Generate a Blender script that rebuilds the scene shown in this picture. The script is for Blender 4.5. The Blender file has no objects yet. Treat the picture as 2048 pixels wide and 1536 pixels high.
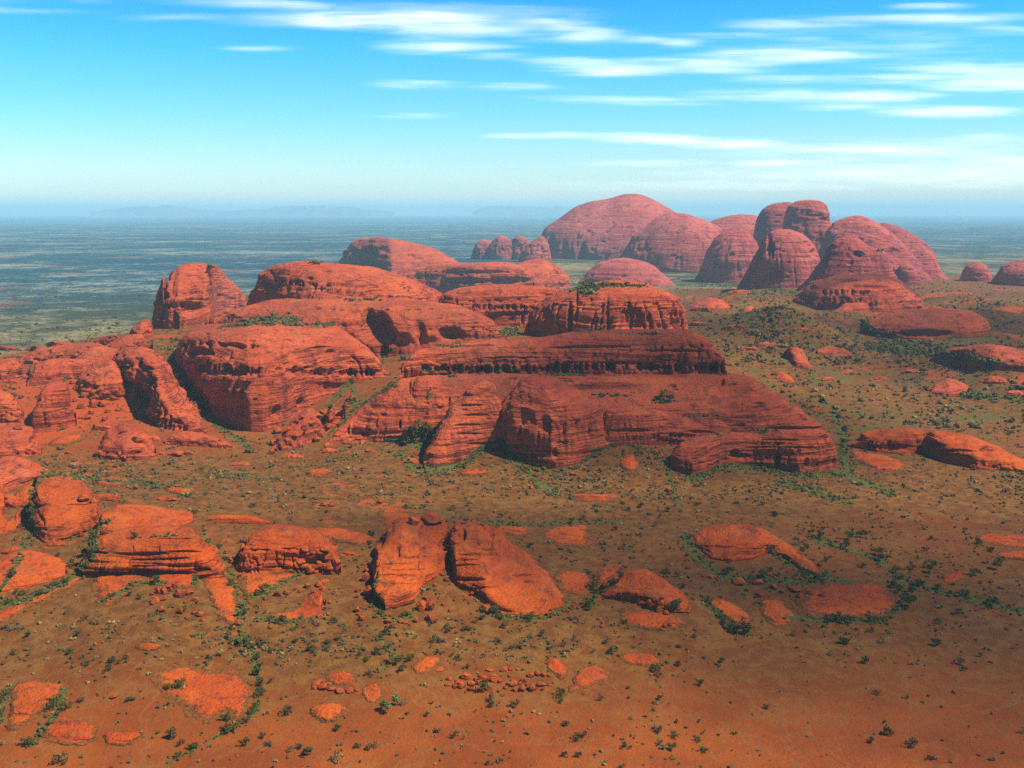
import bpy, math, random
import numpy as np
from mathutils import Vector, Matrix
random.seed(7)
rng = np.random.default_rng(11)
scene = bpy.context.scene

# ------------------------------------------------------------------ camera, light, exposure
CAM_Z = 410.0
F = 2000.0                      # focal length in photo pixels (photo is 2048 wide)
HZ = 423.0                      # eye level, in photo pixels from the top
PITCH = math.atan((768 - HZ) / F)
cd = bpy.data.cameras.new("camera"); cam = bpy.data.objects.new("camera", cd)
scene.collection.objects.link(cam); scene.camera = cam
cam.location = (0, 0, CAM_Z)
cam.rotation_euler = (math.pi / 2 - PITCH, 0, 0)
cd.sensor_width = 36; cd.lens = 36 * F / 2048
cd.clip_start = 1; cd.clip_end = 900000

SUN = Vector((0.60, -0.16, 0.82)).normalized()
elev = math.asin(SUN.z)
sl = bpy.data.lights.new("sun", 'SUN'); so = bpy.data.objects.new("sun", sl)
scene.collection.objects.link(so)
sl.energy = 5.0; sl.angle = math.radians(0.5); sl.color = (1.0, 0.95, 0.87)
so.rotation_euler = SUN.to_track_quat('Z', 'Y').to_euler()
so.location = (0, 0, 3000)

w = bpy.data.worlds.new("World"); scene.world = w; w.use_nodes = True
nt = w.node_tree; N = nt.nodes; L = nt.links
bg = N["Background"]; bg.inputs[1].default_value = 0.112
sky = N.new("ShaderNodeTexSky"); sky.sky_type = 'NISHITA'; sky.sun_disc = False
sky.sun_elevation = elev; sky.sun_rotation = math.atan2(SUN.x, SUN.y)
sky.altitude = 600; sky.air_density = 1.0; sky.dust_density = 0.6; sky.ozone_density = 1.5
tc = N.new("ShaderNodeTexCoord"); sep = N.new("ShaderNodeSeparateXYZ"); L.new(tc.outputs['Generated'], sep.inputs[0])
mr = N.new("ShaderNodeMapRange"); mr.inputs[1].default_value = 0.0; mr.inputs[2].default_value = 0.60
L.new(sep.outputs[2], mr.inputs[0])
cr = N.new("ShaderNodeValToRGB"); L.new(mr.outputs[0], cr.inputs[0])
e = cr.color_ramp.elements
e[0].position = 0.0; e[0].color = (0.86, 0.98, 1.08, 1)
e[1].position = 1.0; e[1].color = (0.06, 0.20, 0.48, 1)
for p_, c_ in ((0.07, (0.74, 0.97, 1.06, 1)), (0.15, (0.44, 0.95, 1.07, 1)), (0.25, (0.19, 0.90, 1.12, 1)), (0.36, (0.07, 0.72, 1.16, 1)), (0.60, (0.08, 0.27, 0.60, 1))):
    x_ = e.new(p_); x_.color = c_
mx = N.new("ShaderNodeMix"); mx.data_type = 'RGBA'; mx.blend_type = 'MULTIPLY'; mx.inputs[0].default_value = 1
L.new(sky.outputs[0], mx.inputs[6]); L.new(cr.outputs[0], mx.inputs[7]); L.new(mx.outputs[2], bg.inputs[0])

scene.view_settings.view_transform = 'Standard'; scene.view_settings.look = 'None'
scene.view_settings.exposure = 0.6; scene.view_settings.gamma = 1; scene.view_settings.use_curve_mapping = False
scene.render.engine = 'CYCLES'
cy = scene.cycles
cy.use_denoising = False
cy.max_bounces = 6; cy.diffuse_bounces = 2; cy.glossy_bounces = 1; cy.transparent_max_bounces = 12; cy.volume_bounces = 1

# ------------------------------------------------------------------ pixel <-> world
cp, sp_ = math.cos(PITCH), math.sin(PITCH)
def ray(px, py):
    """direction with unit horizontal length"""
    a = (np.asarray(px, float) - 1024) / F; b = (768 - np.asarray(py, float)) / F
    x = a; y = cp + b * sp_; z = -sp_ + b * cp
    h = np.hypot(x, y)
    return x / h, y / h, z / h
def proj(P):
    x, y, z = P[..., 0], P[..., 1], P[..., 2] - CAM_Z
    f = y * cp - z * sp_; u = y * sp_ + z * cp
    f = np.where(f < 1, 1, f)
    return 1024 + F * x / f, 768 - F * u / f

# ------------------------------------------------------------------ noise
def _h(i, j, k, s):
    n = (i * 374761393 + j * 668265263 + k * 2147483647 + s * 974634777) & 0xffffffff
    n = ((n ^ (n >> 13)) * 1274126177) & 0xffffffff
    n = ((n ^ (n >> 16)) * 2246822519) & 0xffffffff
    return ((n ^ (n >> 15)) & 0xffffff) / float(0xffffff) * 2 - 1
def noise3(x, y, z, s=0):
    x, y, z = np.broadcast_arrays(np.asarray(x, float), np.asarray(y, float), np.asarray(z, float))
    xi = np.floor(x); yi = np.floor(y); zi = np.floor(z)
    fx = x - xi; fy = y - yi; fz = z - zi
    fx = fx * fx * (3 - 2 * fx); fy = fy * fy * (3 - 2 * fy); fz = fz * fz * (3 - 2 * fz)
    xi = xi.astype(np.int64); yi = yi.astype(np.int64); zi = zi.astype(np.int64)
    r = 0
    for a in (0, 1):
        wx = fx if a else 1 - fx
        for b in (0, 1):
            wy = fy if b else 1 - fy
            for c in (0, 1):
                r = r + _h(xi + a, yi + b, zi + c, s) * wx * wy * (fz if c else 1 - fz)
    return r
def fbm(x, y, z, s=0, o=4, g=0.5):
    r = 0; a = 1; t = 0
    for i in range(o):
        r = r + a * noise3(x * 2 ** i + 7.3 * i, y * 2 ** i + 3.1 * i, z * 2 ** i, s + i); t += a; a *= g
    return r / t
def sst(a, b, x):
    t = np.clip((x - a) / (b - a), 0, 1); return t * t * (3 - 2 * t)

# ------------------------------------------------------------------ terrain height
CTRL = [
 (-200,1536,0),(300,1536,0),(1000,1536,0),(1600,1536,0),(2200,1536,0),(0,1400,3),(500,1400,6),(1000,1400,8),(1500,1400,0),(2100,1400,0),
 (100,1290,14),(300,1260,20),(600,1260,16),(900,1290,10),(1250,1300,6),(1600,1290,0),(2000,1280,-4),
 (100,1180,26),(300,1165,42),(560,1160,34),(830,1170,30),(1050,1180,16),(1300,1190,16),(1560,1190,10),(1900,1180,0),(2150,1150,0),
 (0,1090,36),(200,1060,50),(350,1055,54),(600,1060,44),(860,1080,40),(1000,1080,22),(1200,1090,12),(1450,1090,16),(1700,1090,8),(2000,1080,4),
 (-100,1000,40),(200,1000,50),(420,1000,46),(620,1000,46),(800,1012,36),(950,1010,16),(1150,1020,8),(1400,1010,8),(1700,1000,8),(2000,1000,8),
 (-150,950,34),(200,945,24),(500,950,12),(700,950,14),(900,940,26),(1100,950,30),(1300,940,30),(1500,960,16),(1720,950,14),(2000,950,18),
 (0,900,40),(100,880,52),(250,880,46),(400,890,34),(520,880,32),(640,900,42),(760,900,46),(1750,880,18),
 (-100,820,70),(60,840,66),(200,800,84),(320,800,84),(420,810,72),(470,850,44),(560,845,44),(640,800,78),(720,770,98),(770,745,116),
 (-150,730,88),(0,720,96),(120,730,108),(250,700,124),(340,690,136),(380,660,146),(450,630,156),(300,650,134),(600,640,160),(900,640,150),(1040,660,140),
 (1000,760,120),(1200,760,120),(1400,760,96),(1300,840,70),
 (-150,690,0),(0,670,0),(100,655,0),(200,630,0),(330,560,0),(-150,560,0),(100,560,0),(500,510,0),(300,480,0),(700,470,0),
 (-150,715,20),(0,715,20),(120,712,20),(250,690,40),(320,668,50),(-150,698,0),(0,698,0),(150,690,0),(250,672,0),
 (1400,690,96),(1540,676,112),(1480,720,84),(1650,740,58),(1560,800,26),(1750,800,14),(1950,830,14),(2100,800,20),
 (1420,610,24),(1560,640,50),(1700,640,60),(1850,650,54),(2000,660,34),(1950,700,56),(2100,700,50),(1800,730,24),
 (1650,600,34),(1800,590,44),(1900,570,48),(2100,575,30),(1450,570,12),(1150,560,20),(1000,520,24),(1900,530,0),(2100,530,0),(1300,500,20),(1600,500,20),(1250,460,0),(1700,460,0),
]
_c = np.array(CTRL, float)
_rx, _ry, _rz = ray(_c[:, 0], _c[:, 1])
_R = (_c[:, 2] - CAM_Z) / _rz
_ca = _rx; _cl = np.log(_R); _ce = _c[:, 2]
def th_base(X, Y):
    R = np.hypot(X, Y) + 1e-6; a = X / R; l = np.log(R)
    back = np.where(Y < 0, 1.0, 0.0)
    num = 0; den = 0.02
    for i in range(len(_ce)):
        wt = np.exp(-0.5 * (((a - _ca[i]) / 0.045) ** 2 + ((l - _cl[i]) / 0.075) ** 2))
        num = num + wt * _ce[i]; den = den + wt
    return num / den * (1 - back)
def th(X, Y, fine=True):
    X = np.asarray(X, float); Y = np.asarray(Y, float)
    b = th_base(X, Y)
    R = np.hypot(X, Y)
    near = 1 - sst(4200, 9000, R)
    hill = sst(2, 60, b)
    mid = sst(2000, 2700, R) * (1 - sst(4200, 5600, R)) * sst(0.05, 0.25, X / (R + 1))
    r = b + near * (4 + (6 + 8 * sst(1500, 2000, R)) * hill) * fbm(X / 260, Y / 260, 0.5, 3, 3) + mid * 85 * (0.25 + fbm(X / 400, Y / 300, 0.9, 13, 2))
    if fine: r = r + near * (0.5 + 1.3 * hill) * fbm(X / 38, Y / 38, 0.2, 9, 3)
    return r
_steps = np.concatenate([np.geomspace(450, 9000, 420), np.geomspace(9200, 104000, 80)])
def gp(px, py):
    px = np.atleast_1d(np.asarray(px, float)); py = np.atleast_1d(np.asarray(py, float))
    px, py = np.broadcast_arrays(px, py)
    out = np.zeros((len(px), 3))
    for s in range(0, len(px), 2000):
        rx, ry, rz = ray(px[s:s + 2000], py[s:s + 2000])
        X = rx[:, None] * _steps; Y = ry[:, None] * _steps; Z = CAM_Z + rz[:, None] * _steps
        d = Z - th(X, Y, False)
        hit = d < 0
        i = np.where(hit.any(1), hit.argmax(1), len(_steps) - 1); i = np.maximum(i, 1)
        r_ = np.arange(len(i)); d0 = d[r_, i - 1]; d1 = d[r_, i]
        t = np.clip(d0 / np.where(np.abs(d0 - d1) < 1e-6, 1, d0 - d1), 0, 1)
        R = _steps[i - 1] + (_steps[i] - _steps[i - 1]) * t
        x = rx * R; y = ry * R
        out[s:s + 2000] = np.stack([x, y, th(x, y)], 1)
    return out

# ------------------------------------------------------------------ land cover drawn once, used by ground, domes and scrub
# moist gullies with green growth: photo points of their course, half width
GULLY = [
 ([(0,1215),(60,1195),(130,1165),(175,1130),(195,1095),(185,1060),(215,1040)],9,1.0),
 ([(0,1180),(40,1120),(60,1060),(62,990),(90,945),(150,955),(260,965),(380,975)],7,.8),
 ([(400,1065),(430,1100),(455,1140),(475,1190),(482,1225),(478,1260),(500,1290),(510,1330),(520,1380),(515,1420),(480,1450),(420,1480),(330,1530)],7,.75),
 ([(345,720),(375,770),(400,810),(430,850),(480,880),(500,900)],9,1.0),
 ([(700,762),(680,785),(660,810),(640,830)],8,1.0),([(700,765),(712,790),(705,810)],6,1.0),
 ([(790,765),(750,790),(712,815),(690,840),(650,875)],6,.9),
 ([(780,880),(830,890),(862,870)],14,1.0),([(800,905),(830,940),(880,945)],12,1.0),
 ([(890,935),(930,925),(975,890),(1000,880),(1020,905),(1040,930),(1075,965),(1110,985)],10,1.0),
 ([(1040,935),(1100,945),(1150,935),(1190,905),(1230,890)],6,.9),
 ([(1260,890),(1310,905),(1335,940),(1345,980),(1360,1010)],8,.8),
 ([(1380,958),(1440,935),(1520,935),(1600,955),(1680,945)],12,.8),
 ([(1665,830),(1685,870),(1690,920),(1700,955),(1780,985)],10,1.0),
 ([(1560,965),(1640,985),(1700,1010)],12,.7),
 ([(1370,1075),(1400,1120),(1440,1150),(1520,1160),(1600,1165),(1650,1150)],13,.9),
 ([(1540,1105),(1580,1130),(1640,1155),(1700,1165)],9,.8),
 ([(1620,1075),(1700,1100),(1770,1130),(1830,1170),(1930,1195),(2048,1225)],10,.9),
 ([(1580,1235),(1680,1245),(1760,1240),(1800,1215),(1810,1185),(1790,1165)],8,1.0),
 ([(1410,1200),(1440,1235),(1470,1260),(1500,1270)],9,1.0),
 ([(750,1200),(755,1230),(790,1240),(830,1232)],7,1.0),([(755,1150),(750,1180),(752,1205)],8,.9),
 ([(965,1222),(1010,1234),(1060,1238),(1110,1228),(1140,1205)],6,1.0),
 ([(980,1045),(1060,1050),(1150,1045),(1250,1045)],7,.8),
 ([(1310,1330),(1320,1380),(1305,1440),(1320,1490),(1360,1530)],4,.5),
 ([(205,1205),(230,1190),(270,1165),(330,1165)],6,.9),([(390,1150),(388,1170)],8,.8),
 ([(495,1200),(520,1190),(560,1170),(600,1148)],6,.8),([(520,1235),(560,1243),(610,1238)],6,.8),
 ([(0,1440),(10,1400),(25,1370)],7,.7),([(60,1490),(110,1430),(130,1380)],9,.8),
 ([(1185,1210),(1190,1185),(1230,1160)],8,.9),([(760,1340),(800,1320),(770,1290),(750,1260)],9,.6),
 ([(560,960),(500,955),(430,945)],6,.6),([(820,1010),(900,1030),(960,1050)],6,.6),
 ([(540,650),(480,645),(440,655)],6,.9),([(1340,540),(1380,545),(1400,560)],8,.8),
 ([(1500,590),(1560,580),(1600,590)],6,.8),([(1740,690),(1820,705),(1900,710),(1990,725)],14,.8),
 ([(1730,650),(1770,680),(1830,690)],10,.7),([(1930,790),(2048,800)],14,.7),
]
VEG = [ # patches on rock and slopes: x, y, rx, ry, amount
 (1330,802,24,6,1),(1230,790,60,5,.5),(1520,862,40,5,1),(1440,864,40,5,.5),(1010,742,50,5,.9),(1130,750,60,4,.7),(900,692,45,4,.6),
 (860,742,30,4,.8),(1230,571,70,5,.9),(1180,662,60,4,.6),(1290,668,70,3,.5),(560,640,60,7,1),(650,650,40,5,.7),
 (745,505,22,4,.7),(1400,832,50,3,.8),(560,650,90,5,.5),(480,650,50,5,.6),(715,600,60,4,.5),(1535,520,12,10,.5),
 (1715,508,12,7,.9),(1760,502,8,4,.7),(1475,458,10,4,.5),(1260,392,30,3,.5),(1150,412,20,3,.5),(640,525,40,4,.5),
 (780,700,10,5,.9),(1020,665,25,9,.9),(1170,575,30,20,.9),(1250,560,30,10,.0),(350,720,10,20,.6),(330,1072,36,6,.5),
 (350,1375,26,6,.6),(1740,1150,16,3,.0),(905,752,14,5,.8),(860,790,9,6,.8),(430,530,12,3,.2),
]
def green_at(px, py):
    g = np.zeros_like(px)
    wob = 6 * fbm(px / 30, py / 18, 0.0, 61, 3)
    for pts, wd, am in GULLY:
        d = np.full_like(px, 1e9)
        for (x0, y0), (x1, y1) in zip(pts[:-1], pts[1:]):
            dx, dy = x1 - x0, y1 - y0; q = dx * dx + dy * dy
            t = np.clip(((px - x0) * dx + (py - y0) * dy) / q, 0, 1)
            d = np.minimum(d, np.hypot(px - x0 - t * dx, (py - y0 - t * dy) * 1.3))
        g = np.maximum(g, am * (1 - sst(wd * 0.25, wd * 1.25, d + wob * wd / 9)))
    for x, y, rx, ry, am in VEG:
        if am: g = np.maximum(g, am * (1 - sst(0.4, 1.15, np.hypot((px - x) / rx, (py - y) / ry) + wob * 0.05)))
    return g

# ------------------------------------------------------------------ helpers
C = scene.collection
def mesh_np(name, V, Fq, origin=None, smooth=True, attrs=None, mat=None):
    V = np.asarray(V, np.float64); Fq = np.asarray(Fq, np.int64)
    o = np.zeros(3) if origin is None else np.asarray(origin, float)
    me = bpy.data.meshes.new(name)
    k = Fq.shape[1]
    me.vertices.add(len(V)); me.vertices.foreach_set('co', (V - o).astype(np.float32).ravel())
    me.loops.add(Fq.size); me.loops.foreach_set('vertex_index', Fq.astype(np.int32).ravel())
    me.polygons.add(len(Fq)); me.polygons.foreach_set('loop_start', np.arange(0, Fq.size, k, dtype=np.int32))
    try: me.polygons.foreach_set('loop_total', np.full(len(Fq), k, np.int32))
    except Exception: pass
    me.polygons.foreach_set('use_smooth', np.full(len(Fq), smooth))
    for n_, a in (attrs or {}).items():
        if a.ndim == 1:
            at = me.attributes.new(n_, 'FLOAT', 'POINT'); at.data.foreach_set('value', a.astype(np.float32))
        else:
            at = me.attributes.new(n_, 'FLOAT_COLOR', 'POINT'); at.data.foreach_set('color', a.astype(np.float32).ravel())
    me.update(); me.validate()
    if mat: me.materials.append(mat)
    ob = bpy.data.objects.new(name, me); C.objects.link(ob); ob.location = o
    return ob
def tag(o, label=None, cat=None, group=None, kind=None):
    if label: o['label'] = label
    if cat: o['category'] = cat
    if group: o['group'] = group
    if kind: o['kind'] = kind
    return o
def grid_faces(nr, nc):
    i = np.arange(nr - 1)[:, None] * nc + np.arange(nc - 1)[None, :]
    return np.stack([i, i + 1, i + 1 + nc, i + nc], -1).reshape(-1, 4)

# ------------------------------------------------------------------ materials
class NG:
    def __init__(s, name):
        s.m = bpy.data.materials.new(name); s.m.use_nodes = True; s.t = s.m.node_tree; s.b = s.t.nodes["Principled BSDF"]
        s.b.inputs['Roughness'].default_value = 0.95
        s.b.inputs['Specular IOR Level'].default_value = 0.12
        s.pos = s.n('ShaderNodeNewGeometry').outputs['Position']
    def n(s, t): return s.t.nodes.new(t)
    def l(s, a, b): s.t.links.new(a, b)
    def val(s, x, sock):
        if hasattr(x, 'is_output'): s.l(x, sock)
        else: sock.default_value = x
    def math(s, op, a, b=0.0, c=None, clamp=False):
        n = s.n('ShaderNodeMath'); n.operation = op; n.use_clamp = clamp
        s.val(a, n.inputs[0]); s.val(b, n.inputs[1])
        if c is not None: s.val(c, n.inputs[2])
        return n.outputs[0]
    def vmul(s, v, k):
        n = s.n('ShaderNodeVectorMath'); n.operation = 'MULTIPLY'; s.l(v, n.inputs[0]); n.inputs[1].default_value = k; return n.outputs[0]
    def vadd(s, v, u):
        n = s.n('ShaderNodeVectorMath'); n.operation = 'ADD'; s.l(v, n.inputs[0]); s.l(u, n.inputs[1]); return n.outputs[0]
    def noise(s, v, sc, det=4, rough=0.55, dist=0.0, col=False):
        n = s.n('ShaderNodeTexNoise'); s.l(v, n.inputs['Vector']); n.inputs['Scale'].default_value = sc
        n.inputs['Detail'].default_value = det; n.inputs['Roughness'].default_value = rough; n.inputs['Distortion'].default_value = dist
        return n.outputs['Color' if col else 'Fac']
    def mapr(s, x, a, b, c=0.0, d=1.0):
        n = s.n('ShaderNodeMapRange'); n.interpolation_type = 'SMOOTHSTEP'; s.l(x, n.inputs[0])
        for i, v in enumerate((a, b, c, d)): n.inputs[i + 1].default_value = v
        return n.outputs[0]
    def mix(s, f, a, b, mode='MIX'):
        n = s.n('ShaderNodeMix'); n.data_type = 'RGBA'; n.blend_type = mode
        s.val(f, n.inputs[0])
        for x, i in ((a, 6), (b, 7)):
            if hasattr(x, 'is_output'): s.l(x, n.inputs[i])
            else: n.inputs[i].default_value = (*x, 1)
        return n.outputs[2]
    def attr(s, nm, fac=True):
        n = s.n('ShaderNodeAttribute'); n.attribute_name = nm; return n.outputs['Fac' if fac else 'Color']
    def bump(s, h, dist, strength=1.0, prev=None):
        n = s.n('ShaderNodeBump'); n.inputs['Distance'].default_value = dist; n.inputs['Strength'].default_value = strength
        s.l(h, n.inputs['Height'])
        if prev: s.l(prev, n.inputs['Normal'])
        return n.outputs[0]

ROCK_A = (0.52, 0.082, 0.024); ROCK_B = (0.37, 0.050, 0.017); ROCK_C = (0.60, 0.112, 0.032)
def rock_material(name, k=1.0, a=ROCK_A, b=ROCK_B, c=ROCK_C, bump=1.0, lines=1.0):
    g = NG(name); P = g.pos
    warp = g.noise(P, 0.006 * k, 3, col=True)
    wv = g.n('ShaderNodeVectorMath'); wv.operation = 'MULTIPLY_ADD'; g.l(warp, wv.inputs[0]); wv.inputs[1].default_value = (0, 0, 13 / k)
    g.l(g.vmul(P, (0.035, 0.035, 1.0)), wv.inputs[2])
    SP = wv.outputs[0]
    st = g.noise(SP, 0.16 * k, 6, 0.62)              # strata
    st2 = g.noise(SP, 0.55 * k, 3, 0.6)
    big = g.noise(P, 0.010 * k, 3)
    var = g.noise(g.vmul(P, (1, 1, 0.10)), 0.07 * k, 5, 0.6)   # streaks running down the walls
    pit = g.noise(P, 0.22 * k, 5, 0.65)
    fl = g.n('ShaderNodeNewGeometry'); sz = g.n('ShaderNodeSeparateXYZ'); g.l(fl.outputs['True Normal'], sz.inputs[0])
    wall = g.mapr(sz.outputs[2], 0.72, 0.97, 1.0, 0.12)
    col = g.mix(g.mapr(st, 0.36, 0.64), b, a)
    col = g.mix(g.mapr(big, 0.35, 0.7, 0, 0.75), col, c)
    tone = g.noise(P, 0.0045 * k, 4, .6)
    col = g.mix(g.mapr(tone, 0.52, 0.66, 0, 0.55), col, tuple(q * f_ for q, f_ in zip(b, (0.75, 1.15, 1.5))))
    col = g.mix(g.mapr(g.noise(P, 0.021 * k, 5, .65), 0.56, 0.66, 0, 0.45), col, tuple(q * f_ for q, f_ in zip(c, (0.95, 1.25, 1.5))))
    col = g.mix(g.math('MULTIPLY', g.mapr(st2, 0.54, 0.66, 0, 0.62 * lines), wall), col, (0.20, 0.036, 0.016))
    col = g.mix(g.mapr(var, 0.51, 0.66, 0, 0.68), col, (0.17, 0.036, 0.020))
    col = g.mix(g.mapr(pit, 0.58, 0.72, 0, 0.4), col, (0.20, 0.040, 0.018))
    cw = g.noise(SP, 0.34 * k, 4, 0.55); crk = g.mapr(g.math('ABSOLUTE', g.math('SUBTRACT', cw, 0.5)), 0.004, 0.028, 1, 0)
    cm_ = g.mapr(g.noise(P, 0.030 * k, 3), 0.42, 0.58)
    crk = g.math('MULTIPLY', g.math('MULTIPLY', crk, cm_), g.math('MULTIPLY', wall, lines))
    col = g.mix(g.math('MULTIPLY', crk, 0.75), col, (0.07, 0.015, 0.010))
    lich = g.math('MULTIPLY', g.mapr(sz.outputs[2], 0.80, 0.97), g.mapr(g.noise(P, 0.035 * k, 5, .6), 0.50, 0.66, 0, 0.35))
    col = g.mix(lich, col, (0.20, 0.085, 0.03))
    sl_ = g.attr('soil'); sm_ = g.mapr(g.math('ADD', sl_, g.math('MULTIPLY', g.math('SUBTRACT', g.noise(P, 0.16, 6, .65), 0.5), 1.5)), 0.42, 0.60)
    sm_ = g.math('MULTIPLY', sm_, g.math('GREATER_THAN', sl_, 0.02))
    col = g.mix(sm_, col, g.mix(g.mapr(g.noise(P, 0.4, 3), .4, .65), (0.25, 0.075, 0.012), (0.12, 0.05, 0.010)))
    vg = g.attr('veg')
    vn = g.mapr(g.math('ADD', vg, g.math('MULTIPLY', g.math('SUBTRACT', g.noise(P, 0.15 * k, 4), 0.5), 1.1)), 0.42, 0.62)
    vcol = g.mix(g.noise(P, 0.3 * k, 3), (0.055, 0.060, 0.010), (0.15, 0.13, 0.03))
    vm = g.math('MULTIPLY', vn, g.math('GREATER_THAN', vg, 0.02))
    col = g.mix(vm, col, vcol)
    g.l(col, g.b.inputs['Base Color'])
    h = g.math('ADD', g.math('MULTIPLY', st, 3.0), g.math('ADD', g.math('MULTIPLY', st2, 0.8), g.math('MULTIPLY', pit, 1.6)))
    h = g.math('SUBTRACT', h, g.math('MULTIPLY', crk, 1.0))
    nb = g.bump(h, 3.0 / k * bump, 1.0)
    g.l(nb, g.b.inputs['Normal'])
    return g.m
M_ROCK = rock_material('red_conglomerate', 0.65)
M_ROCKF = rock_material('red_conglomerate_broad', 0.42, (0.52, 0.098, 0.075), (0.38, 0.066, 0.054), (0.60, 0.14, 0.10), 1.0, 0.35)
M_ROCKN = rock_material('red_layered_rock', 1.3, (0.52, 0.076, 0.006), (0.37, 0.045, 0.005), (0.58, 0.105, 0.009))
M_BOULD = rock_material('boulder_rock', 3.0, (0.42, 0.072, 0.010), (0.28, 0.042, 0.008), (0.48, 0.092, 0.014), 0.8)

def ground_material():
    g = NG('desert_ground'); P = g.pos
    cov = g.attr('cover', False); s3 = g.n('ShaderNodeSeparateColor'); g.l(cov, s3.inputs[0])
    green, grass, red = s3.outputs[0], s3.outputs[1], s3.outputs[2]
    n1 = g.noise(P, 0.012, 6, 0.6); n2 = g.noise(P, 0.07, 6, 0.65); n3 = g.noise(P, 0.45, 4, 0.7); n4 = g.noise(P, 0.0035, 5, 0.6)
    soil = g.mix(g.mapr(n1, 0.38, 0.64), (0.22, 0.044, 0.005), (0.33, 0.066, 0.006))
    soil = g.mix(g.mapr(n3, 0.50, 0.75, 0, .5), soil, (0.11, 0.028, 0.007))
    gr = g.mix(g.mapr(n2, 0.40, 0.62), (0.125, 0.042, 0.006), (0.215, 0.082, 0.012))
    gr = g.mix(g.mapr(n3, 0.48, 0.70, 0, .6), gr, (0.060, 0.028, 0.006))
    gm = g.mapr(g.math('ADD', g.math('MULTIPLY', grass, 0.62), g.math('ADD', g.math('MULTIPLY', n1, 0.5), g.math('MULTIPLY', n2, 0.4))), 0.48, 0.98)
    col = g.mix(gm, soil, gr)
    vo = g.n('ShaderNodeTexVoronoi'); g.l(P, vo.inputs['Vector']); vo.inputs['Scale'].default_value = 0.33; vo.inputs['Randomness'].default_value = 1
    tus = g.math('MULTIPLY', g.mapr(vo.outputs['Distance'], 0.22, 0.42, 1, 0), g.mapr(g.math('ADD', g.math('MULTIPLY', n2, 0.6), g.math('MULTIPLY', n1, 0.4)), 0.42, 0.56))
    col = g.mix(g.math('MULTIPLY', tus, 0.85), col, g.mix(n3, (0.050, 0.034, 0.008), (0.16, 0.12, 0.035)))
    n5 = g.noise(P, 1.1, 3, .7); col = g.mix(g.mapr(n5, 0.52, 0.66, 0, 0.45), col, (0.060, 0.018, 0.006))
    wash = g.mapr(g.math('ABSOLUTE', g.math('SUBTRACT', g.noise(P, 0.0055, 5, .62, 0.4), 0.5)), 0.0, 0.012, 0.40, 0)
    col = g.mix(wash, col, (0.22, 0.095, 0.025))
    rm = g.mapr(g.math('ADD', red, g.math('MULTIPLY', g.math('SUBTRACT', n2, 0.5), 1.2)), 0.50, 0.62)
    rockc = g.mix(g.mapr(n3, 0.4, 0.7), (0.38, 0.062, 0.010), (0.26, 0.040, 0.008))
    col = g.mix(rm, col, rockc)
    gn = g.mapr(g.math('ADD', green, g.math('MULTIPLY', g.math('SUBTRACT', n2, 0.5), 1.2)), 0.40, 0.72)
    gn = g.math('MULTIPLY', gn, g.math('GREATER_THAN', green, 0.03))
    gc = g.mix(g.mapr(n3, 0.4, 0.65), (0.052, 0.056, 0.009), (0.135, 0.125, 0.02))
    col = g.mix(gn, col, gc)
    # far plain: mulga scrub, straw spinifex flats and red dune crests, haze painted in
    far = g.attr('far')
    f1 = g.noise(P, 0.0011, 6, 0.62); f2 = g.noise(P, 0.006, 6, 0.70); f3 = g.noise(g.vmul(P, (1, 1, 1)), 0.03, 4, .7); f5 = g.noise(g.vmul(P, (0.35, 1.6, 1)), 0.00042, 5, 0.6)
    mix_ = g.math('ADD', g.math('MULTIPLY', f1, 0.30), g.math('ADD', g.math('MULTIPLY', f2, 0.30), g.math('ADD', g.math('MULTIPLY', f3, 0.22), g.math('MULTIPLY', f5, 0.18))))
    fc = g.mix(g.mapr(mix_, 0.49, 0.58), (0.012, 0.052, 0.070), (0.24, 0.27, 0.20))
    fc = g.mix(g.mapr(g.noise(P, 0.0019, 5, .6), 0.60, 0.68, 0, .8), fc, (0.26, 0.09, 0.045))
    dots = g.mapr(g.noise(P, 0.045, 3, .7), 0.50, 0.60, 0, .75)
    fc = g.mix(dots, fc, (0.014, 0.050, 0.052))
    bl = g.attr('blue')  # blends in the bluer colours that carry the haze of distance
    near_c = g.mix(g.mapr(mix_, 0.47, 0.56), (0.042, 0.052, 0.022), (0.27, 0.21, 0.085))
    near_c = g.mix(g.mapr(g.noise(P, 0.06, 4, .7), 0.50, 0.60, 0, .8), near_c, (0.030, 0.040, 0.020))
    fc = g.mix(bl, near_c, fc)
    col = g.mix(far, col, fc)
    g.l(col, g.b.inputs['Base Color'])
    h = g.math('ADD', g.math('MULTIPLY', n2, 2.2), g.math('MULTIPLY', n3, 0.9))
    g.l(g.bump(h, 1.3, 0.8), g.b.inputs['Normal'])
    return g.m
M_GROUND = ground_material()

def leaf_material(name, a, b, trans=0.15):
    g = NG(name)
    oi = g.n('ShaderNodeObjectInfo')
    col = g.mix(g.noise(g.pos, 0.9, 3), a, b)
    col = g.mix(g.mapr(g.noise(g.pos, 0.05, 2), 0.4, 0.6), col, g.mix(0.5, a, (0.13, 0.10, 0.03)))
    g.l(col, g.b.inputs['Base Color'])
    return g.m
M_SCRUB = leaf_material('grey_green_leaves', (0.032, 0.036, 0.010), (0.085, 0.075, 0.022))
M_GREEN = leaf_material('green_leaves', (0.042, 0.047, 0.006), (0.125, 0.125, 0.016))
M_STRAW = leaf_material('straw_grass', (0.16, 0.115, 0.035), (0.34, 0.26, 0.10))
M_OLIVE = leaf_material('olive_leaves', (0.060, 0.058, 0.020), (0.14, 0.12, 0.045))
M_LUSH = leaf_material('bright_leaves', (0.09, 0.14, 0.03), (0.24, 0.26, 0.07))
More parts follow.
